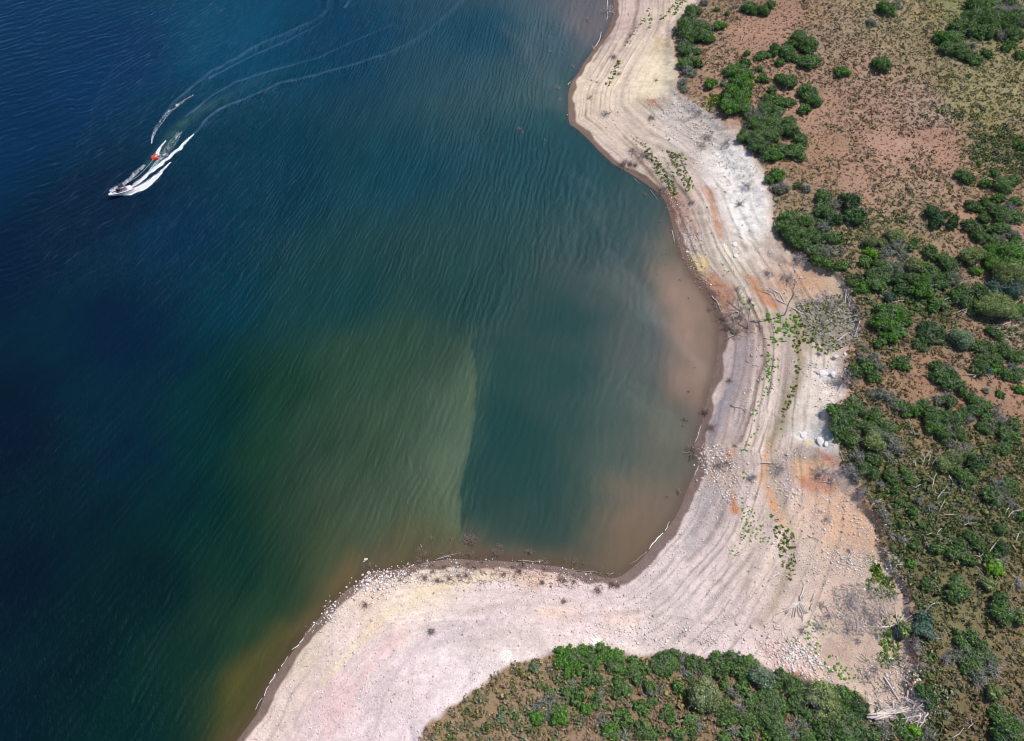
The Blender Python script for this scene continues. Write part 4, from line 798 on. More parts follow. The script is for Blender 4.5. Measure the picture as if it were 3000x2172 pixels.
# knee-high scrub filling the ground between the big shrubs on the lower slope
X=rng.uniform(-15,160,40000);Y=rng.uniform(-5,150,40000);t=T(X,Y);q=fbm(X,Y,12,3,221);bs=upC(X,Y);gr=1-sstep(1.28,1.6,bs[:,0]/bs[:,1]);gr=np.maximum(gr,.55*(Y<34)*(X<75))
k=(t>.5)&(rng.uniform(0,1,len(X))<gr*sstep(.38,.6,q)*.9+.03)&(np.abs(X)/(Y*sA+d*cA)<.80);X=X[k];Y=Y[k]
pal=rng.uniform(0,1,(len(X),1));c=np.where(pal<.55,hx('6C7A4C'),np.where(pal<.85,hx('7E8268'),hx('5C7040')))*.85
print('low scrub',len(X))
clumps('low_scrub',X,Y,rng.uniform(.7,1.5,len(X)),c,26,mcov,'knee high grey green scrub between the big shrubs on the lower slope','scrub',.75,.24)
# thin yellow-green grass between the driftwood in the gully and along the wrack lines
def scatter(poly,n):
    a=np.array(GP(poly));X=rng.uniform(a[:,0].min(),a[:,0].max(),n*3);Y=rng.uniform(a[:,1].min(),a[:,1].max(),n*3)
    m=inside(X,Y,[tuple(q) for q in a]);return X[m][:n],Y[m][:n]
XS=[];YS=[]
for poly,n in [([(2330,900),(2460,860),(2520,930),(2510,1000),(2420,1040),(2350,1000)],650),([(2320,960),(2345,960),(2345,1100),(2310,1200),(2290,1210),(2330,1100)],130),([(2530,1690),(2620,1690),(2640,1740),(2590,1760),(2540,1730)],110),([(2580,1800),(2640,1800),(2640,1960),(2570,1960)],130),([(2550,1655),(2575,1655),(2590,1690),(2560,1700)],110),([(2085,280),(2120,275),(2120,310),(2070,318)],220),([(1950,440),(1990,450),(2040,560),(2010,560)],120),([(1900,430),(1990,560),(1980,580),(1880,450)],160),([(1770,250),(1815,165),(1822,175),(1785,255)],70),([(1980,0),(2020,0),(1980,40),(1930,60)],60),([(2255,1500),(2330,1560),(2330,1700),(2300,1700)],80)]:
    a_,b_=scatter(poly,n);XS.append(a_);YS.append(b_)
X=np.concatenate(XS);Y=np.concatenate(YS);pal=rng.uniform(0,1,(len(X),1))
c=np.where(pal<.5,hx('7C8A3A'),np.where(pal<.8,hx('5F8430'),hx('9A9470')))*.8
clumps('grass',X,Y,rng.uniform(.25,.55,len(X)),c,5,mcov,'thin yellow green grass between driftwood and along old waterlines','grass')
# dry stems and exposed roots hanging over the bank edge
X=rng.uniform(60,150,90000);Y=rng.uniform(0,200,90000);t=T(X,Y);k=(t>-.75)&(t<.55)&(BH(X,Y)>.95);X=X[k];Y=Y[k]
c=np.where(rng.uniform(0,1,(len(X),1))<.5,hx('8C7A6A'),np.where(rng.uniform(0,1,(len(X),1))<.5,hx('6A5244'),hx('6E7048')))*.9
clumps('bank_grass',X,Y,rng.uniform(.3,.75,len(X)),c,6,mcov,'dry grass and roots hanging over the crumbling bank edge','grass',leaff=.45)
# gravel
P=[];Sz=[];Cc=[]
X=rng.uniform(-45,130,26000);Y=rng.uniform(0,205,26000);s=S(X,Y);t=T(X,Y)
k=(s>1.2)&(t<-.2)&(np.abs(X)/(Y*sA+d*cA)<.78)&(rng.uniform(0,1,len(X))<(.15+1.3*sstep(.45,.75,fbm(X,Y,8,4,301))));X=X[k];Y=Y[k]
sz=rng.lognormal(-2.45,.42,len(X))
XX=[X];YY=[Y];SS=[sz]
X=rng.uniform(-45,70,60000);Y=rng.uniform(0,52,60000);k=(S(X,Y)>1.5)&(T(X,Y)<-.2)&(rng.uniform(0,1,len(X))<.15+.9*fbm(X,Y,5,3,302));XX.append(X[k]);YY.append(Y[k]);SS.append(rng.lognormal(-2.55,.35,k.sum()))
for poly,n,sm in [([(1900,290),(2080,300),(2100,420),(1960,410)],1500,.17),([(1945,565),(2005,600),(2060,700),(2100,860),(2060,840),(2000,720)],900,.13),([(2060,1300),(2140,1330),(2180,1440),(2150,1480),(2110,1440),(2070,1370)],1500,.17),([(1050,1690),(1170,1670),(1180,1700),(1080,1730)],420,.24),([(930,1800),(1060,1700),(1080,1720),(960,1830)],500,.17),([(2220,1870),(2330,1890),(2440,1990),(2360,1990),(2250,1950)],1300,.22),([(1700,1830),(2200,1830),(2230,1930),(1720,1890)],1400,.13),([(2430,1400),(2600,1560),(2620,1700),(2450,1700),(2400,1500)],2600,.13),([(2610,1930),(2690,1950),(2710,2100),(2640,2050)],700,.16),([(1160,1655),(1800,1680),(1740,1720),(1150,1700)],1800,.13),([(2280,1320),(2330,1340),(2330,1480),(2280,1440)],500,.15),([(2380,1060),(2480,1060),(2430,1180),(2380,1180)],600,.15),([(2100,420),(2240,480),(2260,680),(2130,700)],900,.12),([(1930,300),(2060,350),(2110,480),(2080,560),(1990,430)],900,.13),([(2250,790),(2400,790),(2440,850),(2330,870)],700,.12),([(2205,980),(2225,1000),(2200,1280),(2160,1300)],500,.12),([(2250,1590),(2600,1590),(2600,1720),(2250,1700)],700,.12)]:
    a_,b_=scatter(poly,n);XX.append(a_);YY.append(b_);a_+=rng.normal(0,1.3,len(a_));b_+=rng.normal(0,1.3,len(b_));k_=rng.uniform(0,1,len(a_))<.25+.75*sstep(.4,.65,fbm(a_,b_,3,3,311));XX[-1]=a_[k_];YY[-1]=b_[k_];SS.append(sm*.72*rng.lognormal(0,.45,k_.sum()))
X=np.concatenate(XX);Y=np.concatenate(YY);sz=np.minimum(np.concatenate(SS),.30);n=len(X);Z=height(X,Y)
o8=np.array([(1,0,0),(0,1,0),(-1,0,0),(0,-1,0),(.2,.1,.8),(0,0,-.6)],float);f8=np.array([(0,1,4),(1,2,4),(2,3,4),(3,0,4),(1,0,5),(2,1,5),(3,2,5),(0,3,5)])
rot=rng.uniform(0,6.28,n);V=o8[None]*rng.uniform(.6,1.35,(n,6,1))*sz[:,None,None]
V=np.stack([V[...,0]*np.cos(rot)[:,None]-V[...,1]*np.sin(rot)[:,None],V[...,0]*np.sin(rot)[:,None]+V[...,1]*np.cos(rot)[:,None],V[...,2]],2)+np.stack([X,Y,Z+sz*.15],1)[:,None]
pal=rng.uniform(0,1,(n,1));c=np.where(pal<.66,hx('E4DAD4'),np.where(pal<.88,hx('D2C2BA'),hx('B8A69C')))*.9*rng.uniform(.75,1.15,(n,1))
tag(obj('gravel',mesh('gravel',V.reshape(-1,3),(f8[None]+6*np.arange(n)[:,None,None]).reshape(-1,3),np.repeat(c,6,axis=0),False,mcov)),'loose pale stones and gravel scattered over the beach','gravel',kind='stuff')

# ------------------------------------------------------------------ green weeds on the beach
TU=[]
def tl(pts,n,j,rp,ck):   # along a line
    P=np.array(pts,float)
    for i in range(n):
        a=rng.uniform(0,len(P)-1);k=int(a);q=P[k]+(P[k+1]-P[k])*(a-k)+rng.normal(0,j,2);TU.append((q[0],q[1],rp*rng.uniform(.6,1.5),ck))
def tb(pts,n,rp,ck):     # inside an area
    P=np.array(pts,float);k=0
    while k<n:
        q=rng.uniform(P.min(0),P.max(0))
        if inside(q[:1],q[1:],[tuple(p) for p in pts])[0]: TU.append((q[0],q[1],rp*rng.uniform(.6,1.5),ck));k+=1
tl([(1900,25),(1898,50),(1880,66),(1862,88),(1845,108),(1835,140)],42,3,3.2,0);tl([(1908,45),(1908,65),(1896,88)],14,2.5,4.5,0);tl([(2000,10),(1985,30),(1962,48),(1930,40)],16,4,4,0)
tl([(1845,395),(1880,425),(1898,440)],20,6,3.2,1);tl([(1945,445),(1985,452),(2012,468)],10,5,3.6,1);tl([(1954,475),(1965,500),(1976,521)],12,3,3.2,1);tl([(2003,455),(2012,490),(2015,560),(2020,590)],14,4,4,1)
for q in [(2072,607),(2084,683),(2118,775),(2135,795),(2119,808),(2123,562),(1998,448),(2305,872),(2298,860)]: TU.append((q[0],q[1],5,2))
tb([(2246,917),(2338,923),(2332,979),(2286,1010),(2243,1013),(2264,973),(2240,939)],80,6.5,3);tl([(2162,862),(2170,880),(2195,905),(2215,890)],9,4,6,3)
tl([(2252,1035),(2252,1085),(2246,1110)],34,5,4.5,4);tb([(2260,1040),(2300,1050),(2290,1110),(2255,1160),(2235,1160)],24,4.5,4);tl([(2250,1130),(2215,1200),(2205,1220)],18,4,4,4);tl([(2212,1215),(2225,1250),(2190,1300),(2170,1320)],18,4,4,4)
tl([(2330,1120),(2322,1160),(2295,1215),(2290,1240)],22,4,3.6,5);tl([(2298,1215),(2290,1290)],6,4,4,5)
tl([(2180,1300),(2190,1325),(2183,1365),(2180,1400)],10,3,5,6);tb([(2172,1455),(2200,1470),(2230,1530),(2262,1560),(2262,1600),(2170,1585)],62,4.4,6);tb([(2140,1600),(2170,1590),(2160,1640),(2135,1630)],12,3.5,6)
tb([(2270,1440),(2400,1500),(2450,1620),(2380,1680),(2300,1600)],26,3.4,6)
TU+= [(2193,1675,6,7),(2560,1631,8,7),(2384,1681,4,7),(2213,1663,4,7)]
tb([(2362,1818),(2385,1815),(2405,1870),(2405,1925),(2350,1915)],34,4.6,8);TU+=[(2420,1833,7,8),(2412,1858,7,8),(2392,1913,8,8),(2390,1900,7,8),(2440,1850,6,8),(2455,1758,5,8)]
tb([(2428,1935),(2490,1950),(2520,1995),(2460,1990),(2400,1960)],24,6,9);TU+=[(2460,1977,13,9),(2475,1990,11,9),(2570,2082,14,9),(2430,1923,9,9)]
tb([(2560,1845),(2620,1850),(2632,1930),(2590,1945)],16,7,10);TU+=[(2605,1857,13,10),(2600,1900,12,10),(2585,1920,10,10),(2540,1935,8,10)]
tb([(2314,1866),(2344,1866),(2344,1890),(2314,1885)],9,4,8);tb([(2570,1690),(2600,1700),(2600,1745),(2575,1735)],9,7,11)
tb([(2500,1940),(2600,2020),(2560,2060),(2480,2000)],20,4.5,9)
TL=['small green weed in the lines on the upper beach','small green weed on the headland wrack line','single green weed on the sand below the scree','bright green weed in the dense patch below the forked snag','small green weed on the terraced beach','small green weed along the grassy wrack line','small green weed in the cluster by the orange gully','lone green weed on the pink flat','bright green weed on the gully sand','green weed at the edge of the point thicket','green weed in the twig litter under the bank','light green weed at the gully mouth']
M['w']=leafmat('weed_leaves','74A04A','9AC468','88B058')
WV=[crown(.5,.8,500+i,.16,.5,1.2).mesh('weed',M['w']) for i in range(6)]
TU.sort(key=lambda q:-q[2]);mbr=[]
for i,(u,v,rp,ck) in enumerate(TU):
    x0,y0,z0=G(u,v,.1);r=rp*mpp(x0,y0,z0)*.44
    if i<300:
        o=obj('weed',WV[i%6],None,(x0,y0,z0-.03));o.scale=(r*2,)*3;o.rotation_euler=(0,0,i*1.7)
        tag(o,TL[ck],'weed','green weeds on the beach: '+TL[ck].split(' weed ')[1])
    else: mbr.append((x0,y0,r))
if mbr:
    a=np.array(mbr);clumps('seedlings',a[:,0],a[:,1],a[:,2]*2,np.tile(hx('5F8F34'),(len(a),1)),8,mcov,'tiny green seedlings dotted over the beach','seedlings')

# ------------------------------------------------------------------ dead wood
def woodpath(ox,oy,f,pts): return [(ox+a*f,oy+b*f) for a,b in pts]
DEAD=[]
def Dd(ox,oy,f,mat,wid,*paths,desc='bleached dead branch',name='dead_branch',lift=.12,rise=None):
    DEAD.append((mat,wid,[woodpath(ox,oy,f,p) for p in paths],desc,name,lift,rise))
c7=(1900,800,F7)
Dd(*c7,'white',.17,[(1460,390),(1380,340),(1300,290)],[(1300,290),(1230,260),(1150,200),(1070,170)],[(1300,290),(1250,200),(1150,140)],[(1230,260),(1190,190),(1120,160)],[(1250,200),(1200,170),(1130,180)],desc='fallen forked dead tree',name='fallen_tree')
Dd(*c7,'wood',.13,[(1290,400),(1320,310),(1370,210),(1390,110),(1395,60)],[(1340,260),(1380,190),(1340,130)],[(1390,110),(1330,60)],[(1395,60),(1300,40)],[(1395,70),(1350,20)],desc='leaning grey snag with twigs on top',name='dead_tree',rise=3.0)
Dd(*c7,'wood',.13,[(860,370),(855,290),(850,220),(900,170),(930,110)],[(860,370),(800,340),(740,340)],[(860,370),(780,370),(700,385)],[(860,370),(900,340),(940,360)],[(850,220),(845,150),(870,110)],[(860,370),(830,420),(800,400)],[(870,370),(890,420)],desc='grey dead tree with spreading branches',name='dead_tree',rise=1.4)
Dd(*c7,'wood',.12,[(940,530),(950,440),(945,380),(920,320),(960,250)],[(945,380),(980,320),(975,260)],desc='thin standing dead trunk',name='dead_tree',rise=1.8)
Dd(*c7,'wood',.12,[(810,600),(820,520),(820,470),(790,390)],[(820,500),(860,440)],[(810,590),(740,625)],[(815,540),(760,500)],desc='dark dead tree at the water',name='dead_tree',rise=1.3)
Dd(*c7,'white',.13,[(1880,165),(1865,240),(1870,315)],[(1880,165),(1900,260),(1920,350)],[(1880,165),(1910,250),(1950,330)],[(1900,220),(1960,275)],[(1850,160),(1900,165)],desc='fan of straight bleached trunks')
Dd(*c7,'white',.16,[(1770,660),(1850,600),(1925,560)],desc='stout bleached log',name='driftwood_log')
Dd(*c7,'white',.16,[(1948,640),(1975,550),(2008,450)],[(1975,560),(2010,520)],desc='tall bleached log against the bank',name='driftwood_log')
Dd(*c7,'white',.11,[(1900,480),(1980,440),(2055,410)],desc='thin bleached pole',name='driftwood_log')
Dd(*c7,'white',.11,[(1840,425),(1910,420),(1985,405)],[(1760,300),(1830,360),(1850,425)],desc='bent bleached branch')
Dd(*c7,'white',.10,[(1090,615),(1200,630),(1330,650)],desc='thin fallen branch')
Dd(*c7,'wood',.09,[(780,1255),(880,1280),(920,1320)],desc='thin grey branch')
Dd(*c7,'white',.13,[(600,220),(650,270),(690,370)],desc='bleached log',name='driftwood_log')
Dd(*c7,'white',.08,[(990,880),(1020,868),(1050,885)],desc='short curved stick')
Dd(*c7,'wood',.08,[(920,830),(950,845)],desc='short grey stick')
d7=(1900,1200,F7)
Dd(*d7,'white',.14,[(1070,510),(1200,512)],desc='short straight pole',name='driftwood_log')
Dd(*d7,'white',.09,[(1510,1195),(1570,1215),(1625,1245)],[(1530,1210),(1590,1240)],[(1560,1205),(1625,1225)],desc='bundle of bleached sticks')
Dd(*d7,'white',.11,[(1885,1415),(1910,1370),(1955,1340)],[(1890,1410),(1930,1385),(1965,1350)],desc='forked bleached log',name='driftwood_log')
Dd(*d7,'white',.11,[(1150,1610),(1200,1580),(1240,1558)],desc='bleached log',name='driftwood_log')
Dd(*d7,'white',.08,[(800,610),(840,660),(880,740)],desc='thin curved branch')
Dd(*d7,'white',.09,[(1650,690),(1720,700),(1770,660)],[(1720,700),(1780,690)],[(1700,690),(1680,650)],desc='white forked branch')
Dd(*d7,'wood',.10,[(1820,400),(1850,480),(1862,550)],[(1830,520),(1870,560)],desc='grey leaning pole')
g7=(2200,1680,.2996)
Dd(*g7,'white',.17,[(480,270),(500,200),(520,115)],[(500,240),(520,200),(548,185)],[(480,270),(515,340),(540,390)],[(470,275),(500,340),(525,400)],[(460,280),(490,360),(510,430)],[(450,285),(460,360),(495,430)],[(445,290),(440,370),(425,430)],[(440,290),(420,350),(400,430)],[(435,295),(400,340),(350,395)],[(430,290),(380,330),(340,385)],[(440,300),(360,350),(230,410)],desc='bleached trunk with fanned roots',name='dead_tree')
Dd(*g7,'white',.11,[(578,350),(610,285)],desc='short white log',name='driftwood_log')
Dd(*g7,'white',.11,[(590,270),(620,200)],desc='short white log',name='driftwood_log')
Dd(*g7,'white',.16,[(1250,540),(1350,525),(1440,500)],[(1440,500),(1520,450),(1600,395)],[(1440,500),(1540,470),(1590,440)],[(1440,495),(1435,570),(1432,640)],[(1440,495),(1480,430),(1500,400)],[(1400,510),(1425,560)],[(1440,480),(1420,420),(1415,360)],desc='fallen bleached tree with split top',name='fallen_tree')
Dd(*g7,'white',.17,[(1300,1010),(1370,1120),(1470,1270)],desc='long straight bleached trunk',name='driftwood_log')
Dd(*g7,'white',.13,[(1670,390),(1740,330),(1800,290)],desc='bare trunk leaning from the bank',name='dead_tree',rise=1.5)
Dd(*g7,'white',.10,[(620,440),(650,465),(690,490)],desc='short bleached branch')
Dd(*g7,'white',.09,[(170,80),(220,30),(270,0)],desc='thin bleached branch')
Dd(*g7,'white',.08,[(220,500),(240,550),(310,550)],[(215,470),(260,480)],[(240,520),(290,530)],desc='curled white branch')
Dd(*g7,'white',.09,[(1360,895),(1420,930),(1480,950)],desc='thin white branch')
Dd(*g7,'white',.10,[(1120,1270),(1180,1280),(1240,1300)],desc='thin white branch')
for k in range(16):
    a=rng.uniform(-60,60);q=rng.uniform(-30,30)
    Dd(*g7,'white',rng.uniform(.10,.18),[(1120+a*.5+rng.uniform(0,120),1410+q*1.2),(1300+a,1380+q+rng.uniform(-15,15)),(1450+a+rng.uniform(0,120),1340+q*1.3)],desc='long bleached pole stacked',name='driftwood_log',lift=.1+.05*k)
for k in range(22):
    cx=rng.uniform(1250,1700);cy=rng.uniform(1200,1460);cy=max(cy,1150+abs(cx-1500)*.5);a=rng.uniform(0,3.14);L=rng.uniform(60,130)
    Dd(*g7,'white',rng.uniform(.08,.14),[(cx-L*math.cos(a),cy-L*.7*math.sin(a)),(cx+rng.uniform(-20,20),cy+rng.uniform(-20,20)),(cx+L*math.cos(a),cy+L*.7*math.sin(a))],[(cx,cy),(cx+60*math.cos(a+1),cy+50*math.sin(a+1))],desc='crooked bleached branch',lift=.1+.03*k)
e6=(2400,850,F6)
for P_,dsc in [([[(1390,500),(1450,550),(1520,610)],[(1390,500),(1380,550)],[(1400,510),(1420,480)]],'grey fallen trunk with roots'),([[(1600,930),(1700,942),(1780,940)],[(1740,940),(1700,985)]],'white fallen branch'),([[(1840,940),(1890,925)],[(1860,940),(1890,1000)]],'small white branch'),([[(1520,255),(1620,215),(1680,200),(1760,190)],[(1640,215),(1580,280)],[(1600,235),(1650,260)]],'long white forked branch'),([[(1380,115),(1420,95),(1470,85)],[(1430,95),(1460,60)]],'white forked branch'),([[(820,140),(880,120),(940,115)]],'white curved branch'),([[(670,60),(730,80)]],'short white branch'),([[(2000,390),(2070,370),(2120,360),(2110,320)]],'white crooked branch'),([[(2200,800),(2195,760),(2240,790)]],'small forked branch')]:
    Dd(*e6,'white',.085,*P_,desc=dsc,lift=.35)
h6=(2400,1250,F6)
for P_ in [[[(1070,440),(1060,390),(1000,350)],[(1060,390),(1020,410)]],[[(1140,420),(1165,350),(1130,280)],[(1165,350),(1220,290)],[(1150,390),(1100,330)]],[[(1210,390),(1230,320),(1200,270)]],[[(1250,420),(1330,330)]],[[(1310,800),(1350,740),(1390,700)],[(1370,730),(1460,745)]],[[(1330,940),(1390,820)]],[[(1590,715),(1575,670),(1550,650)]],[[(1600,1095),(1640,1075),(1710,1070)]],[[(1190,1200),(1245,1180)]],[[(1300,1200),(1350,1130)]],[[(1380,975),(1500,980)]],[[(2090,1010),(2150,940),(2260,920)],[(2150,940),(2130,920)]],[[(1880,1410),(1920,1330),(1960,1280),(2070,1270)],[(1920,1330),(1980,1260)]],[[(1780,1440),(1720,1430)],[(1780,1440),(1810,1410)],[(1780,1440),(1770,1400)],[(1780,1440),(1800,1480)]],[[(850,1560),(860,1530),(930,1525)]],[[(1090,1000),(1100,940)]],[[(1440,540),(1470,600)],[(1430,560),(1460,570)]],[[(1250,680),(1270,570),(1300,520)],[(1265,600),(1210,540)]],[[(1070,670),(1130,640)]],[[(2100,900),(2070,960)]],[[(1900,1500),(1990,1470),(2040,1510)],[(1960,1480),(1940,1450)]],[[(1040,560),(1090,580)]],[[(2180,1260),(2210,1180)]],[[(2140,1310),(2200,1390)]],[[(570,890),(610,850)],[(640,840),(690,800)]]]:
    Dd(*h6,'white',.065,*P_,desc='bare white branch',lift=.5)
i6=(2500,1600,.3484)
for P_ in [[[(680,1420),(700,1370),(720,1340)],[(700,1370),(740,1380)]],[[(650,765),(750,785)]],[[(1320,230),(1345,250),(1370,270)]],[[(440,260),(440,310)]],[[(960,1540),(1000,1500),(990,1450)]],[[(820,1620),(890,1580),(930,1530)]],[[(660,1610),(700,1550),(740,1520)]]]:
    Dd(*i6,'white',.06,*P_,desc='bare pale branch',lift=.3)
a7=(1600,0,F7);b7=(1800,450,F7);s7=(1150,1500,F7)
Dd(*a7,'white',.15,[(575,-60),(577,0),(577,110)],[(577,120),(585,160),(565,200)],desc='white trunk lying in the shallows',name='driftwood_log',lift=.1)
Dd(*a7,'white',.13,[(455,455),(490,410),(515,350),(522,310)],[(455,455),(435,440)],[(455,455),(450,475)],desc='curved white log',name='driftwood_log')
Dd(*a7,'white',.12,[(205,810),(215,795),(230,780)],desc='short white log',name='driftwood_log')
Dd(*a7,'wood',.09,[(780,110),(785,150)],desc='short grey stick');Dd(*a7,'white',.1,[(500,500),(520,380)],desc='thin pale stick') if False else None
Dd(*b7,'wood',.07,[(340,350),(375,400),(410,460)],desc='white log',name='driftwood_log');Dd(*b7,'wood',.06,[(185,235),(245,295)],desc='white log',name='driftwood_log');Dd(*b7,'white',.09,[(545,730),(565,850)],desc='thin pale log',name='driftwood_log')
Dd(*s7,'wood',.09,[(400,460),(500,425),(610,400)],[(440,450),(540,425)],desc='white forked log',name='driftwood_log');Dd(*s7,'wood',.10,[(1190,463),(1430,467)],desc='long white log',name='driftwood_log');Dd(*s7,'wood',.06,[(1750,560),(1940,565)],desc='thin white log',name='driftwood_log');Dd(*s7,'wood',.08,[(2030,590),(2100,580)],desc='short white log',name='driftwood_log')
Dd(*s7,'white',.09,[(250,390),(275,330)],desc='thin stick standing in water',rise=.8)
for mat,wid,paths,desc,name,lift,rise in DEAD:
    uu,vv=paths[0][0];x0,y0,z0=G(uu,vv);z0=max(z0,-.05)
    o=empty(name,(x0,y0,z0));ar0=paths[0];prev={}
    for pi,pth in enumerate(paths):
        P=[]
        for j,(u,v) in enumerate(pth):
            if rise:
                # a standing piece: climbs away from its foot
                key=(round(u),round(v))
                q=prev.get(key) or None
                if q is None:
                    hgt_=rise*math.hypot(u-uu,v-vv)/35.0
                    x,y,z=G(u,v,hgt_);z=z+hgt_;q=(x,y,z);prev[key]=q
                P.append(q)
            else:
                x,y,z=G(u,v,lift);P.append((x,y,max(z,-.05)+lift+.06*(j%2)))
        P=np.array(P)-np.array([x0,y0,z0])
        # subdivide with a little crookedness
        Q=[P[0]]
        for a_,b_ in zip(P[:-1],P[1:]):
            L=np.linalg.norm(b_-a_);n=max(2,int(L/1.2))
            for k in range(1,n+1): Q.append(a_+(b_-a_)*k/n+(rng.normal(0,.05*min(L,2),3) if k<n else 0))
        Q=np.array(Q);w0=wid*(1 if pi==0 else .7)
        V,F_=tube_arr(Q,np.linspace(w0,w0*.45,len(Q)),6);mb=MB();mb.add(V,F_,1.0)
        L=np.linalg.norm(Q[-1]-Q[0])
        for k in range(2 if L>1.5 else 1):
            i_=rng.integers(1,len(Q));twig_arr(mb,Q[i_],(Q[-1]-Q[0])/max(L,.1)+rng.normal(0,.5,3),max(.4,L*.3),w0*.35,rng,1,1.0)
        obj('trunk' if pi==0 else 'branch',mb.mesh('trunk' if pi==0 else 'branch',M[mat]),o)
    later(o,desc,'driftwood' if name!='dead_tree' else 'dead tree',uu,vv,'dead wood on shore and upland')
# twiggy dead brush
TB={}
def brush(ox,oy,f,txt,mat,desc,name,hf=.7,fac=1.0,water=False,grp='dead brush'):
    for q in txt.split():
        a=[float(w) for w in q.split(',')];u=ox+a[0]*f;v=oy+a[1]*f
        if water: x0,y0=[float(w) for w in at(u,v,.1)];z0=-.12
        else: x0,y0,z0=G(u,v,.2)
        r=a[2]*f*mpp(x0,y0,max(z0,0))*fac*1.05
        k=min(range(3),key=lambda j:abs(math.log((.5,1.0,1.8)[j]/r)));i=len(TB)%4;key=(mat,k,int(a[0])%3,hf)
        R0=(.5,1.0,1.8)[k]
        if key not in TB: TB[key]=twigbush(R0,900+k*10+int(a[0])%3,hf,int(22+R0*16) if mat=='brown' else int(12+R0*10),(.018+.009*R0) if mat=='brown' else .028+.012*R0,1).mesh('twigs',M[mat])
        o=obj(name,TB[key],None,(x0,y0,z0));o.scale=(r/R0,)*3;o.rotation_euler=(0,0,a[0]%6.28)
        later(o,desc,'dead brush',u,v,grp)
brush(*s7,'740,270,70 300,410,45 260,480,40 750,410,45 980,390,45 1300,380,40 1730,480,30 560,260,20 370,250,25 250,360,25 1020,330,30 640,400,30 480,405,22 560,390,22 1640,460,18 1810,490,18 420,300,12 470,280,12 540,350,14',"brown",'dark drowned brush','drowned_brush',water=True,fac=1.0,grp='drowned brush')
brush(*a7,'395,190,30 43,487,20 258,635,30 110,840,30 125,950,25 320,410,12 350,480,12 145,495,12 210,540,12 430,15,12',"wood",'spiky drowned brush','drowned_brush',water=True,fac=.85,grp='drowned brush')
brush(*a7,'577,110,55',"white",'star shaped white root ball','root_ball',.8,1.0,True,'drowned brush')
brush(1500,360,1.0,'20,20,8 95,50,5 30,28,6',"brown",'lone brown snag','drowned_brush',water=True,grp='drowned brush')
brush(*b7,'290,390,25 430,650,20 455,960,15 490,950,15 410,1150,15 620,1200,20 705,1370,18 490,1050,12 380,570,10',"brown",'small drowned brush','drowned_brush',water=True,fac=.8,grp='drowned brush')
brush(*c7,'380,1120,25 470,1090,12 360,1190,12 400,1175,12 440,900,18 540,1130,12 340,1390,40 330,1450,30',"brown",'small drowned brush','drowned_brush',water=True,fac=.8,grp='drowned brush')
brush(*d7,'290,780,42 180,830,30 150,820,14',"brown",'small drowned brush','drowned_brush',water=True,fac=.8,grp='drowned brush')
brush(600,1500,F7,'1570,500,40 1180,870,45 1700,330,14 1500,510,25 960,1090,25',"brown",'dark drowned brush','drowned_brush',water=True,fac=.8,grp='drowned brush')
brush(*s7,'310,625,45 430,650,45 540,630,35 700,610,40 490,515,35 370,500,30 780,520,40 720,490,35 630,500,30 850,480,30 1060,590,40 1200,560,60 1140,520,35 1240,500,40 1440,540,40 1460,490,35 1420,670,45 1630,650,60 1720,660,45 1580,640,35 1950,740,65 2080,690,65 2140,700,45 1630,850,45 390,770,15 680,745,15 660,1165,18 620,610,30 380,560,30',"brown",'dark dead brush','dead_brush',fac=.85)
brush(*s7,'370,1130,50 470,660,30',"twig",'grey dead brush','dead_brush',fac=.9)
brush(600,1500,F7,'1520,880,55 2150,1130,45 1850,640,35 1680,580,25 1720,640,30 1640,610,22',"brown",'dark dead brush','dead_brush',fac=.85)
brush(*d7,'430,400,85 600,170,55 540,20,50 670,530,70 750,510,50',"brown",'brown spiny brush','dead_brush',fac=.95)
brush(*d7,'1240,560,85 960,660,55 1660,590,80 1880,560,80 1940,620,60 2020,800,50 1700,1040,45 1000,640,40 1850,600,60 1910,1340,35 830,340,30',"twig",'grey dead brush','dead_brush',fac=.95)
brush(*c7,'570,350,35 760,520,70 830,560,50 720,440,50 870,420,50 770,1020,35 540,1330,45 960,260,40 1080,780,20',"brown",'brown dead brush','dead_brush',fac=.95)
brush(*c7,'1740,330,60 1620,290,50 1850,1010,55 1650,480,50 1620,770,40 1900,170,40 1280,40,40 1340,60,55 1880,1000,60 1970,560,50 850,150,40',"twig",'tangled grey brush','dead_brush',.5)
brush(*b7,'1270,310,65 1200,480,50 1460,1140,50 730,470,45 1720,1010,50 1790,980,50 460,340,50',"twig",'grey dead brush','dead_brush',.5)
brush(*a7,'410,930,35 560,1080,45 830,1430,60 930,1480,60 1540,1310,60 1480,1380,50 1000,1120,45 690,700,30 640,540,40 1720,1350,50 1050,760,25 430,760,15 480,775,15',"wood",'grey dead brush','dead_brush',.5)
brush(*a7,'740,1550,45 800,1560,45 850,1570,35',"brown",'brown spiny brush','dead_brush')
brush(*g7,'980,230,55 1110,360,45 950,500,45 700,310,45 510,560,50 1050,660,45 1200,490,60 1140,1000,55 1330,1130,45 760,420,45 1200,230,50 980,300,50 1530,760,60 1400,210,40 1640,1240,50 1560,1300,80 1620,1400,90 1500,1420,80 1180,420,60 940,560,50 1210,940,50 1480,830,50 680,520,40 1250,620,40 1400,880,40',"twig",'tangled pale brush','dead_brush',.4)
brush(2500,1600,.3484,'780,950,60 1160,1040,90 1040,1130,80 520,800,60 540,870,50 1220,120,50 1380,330,60 560,1010,50',"twig",'pale bare brush','dead_brush',.7)
brush(2400,1250,F6,'450,740,60 500,700,50 600,830,60 700,960,60 760,1070,55 790,1200,55 130,600,50 1630,1020,70 2130,860,70 1960,1490,40 680,900,50 740,1010,50',"twig",'bare grey brush','dead_brush',.8)
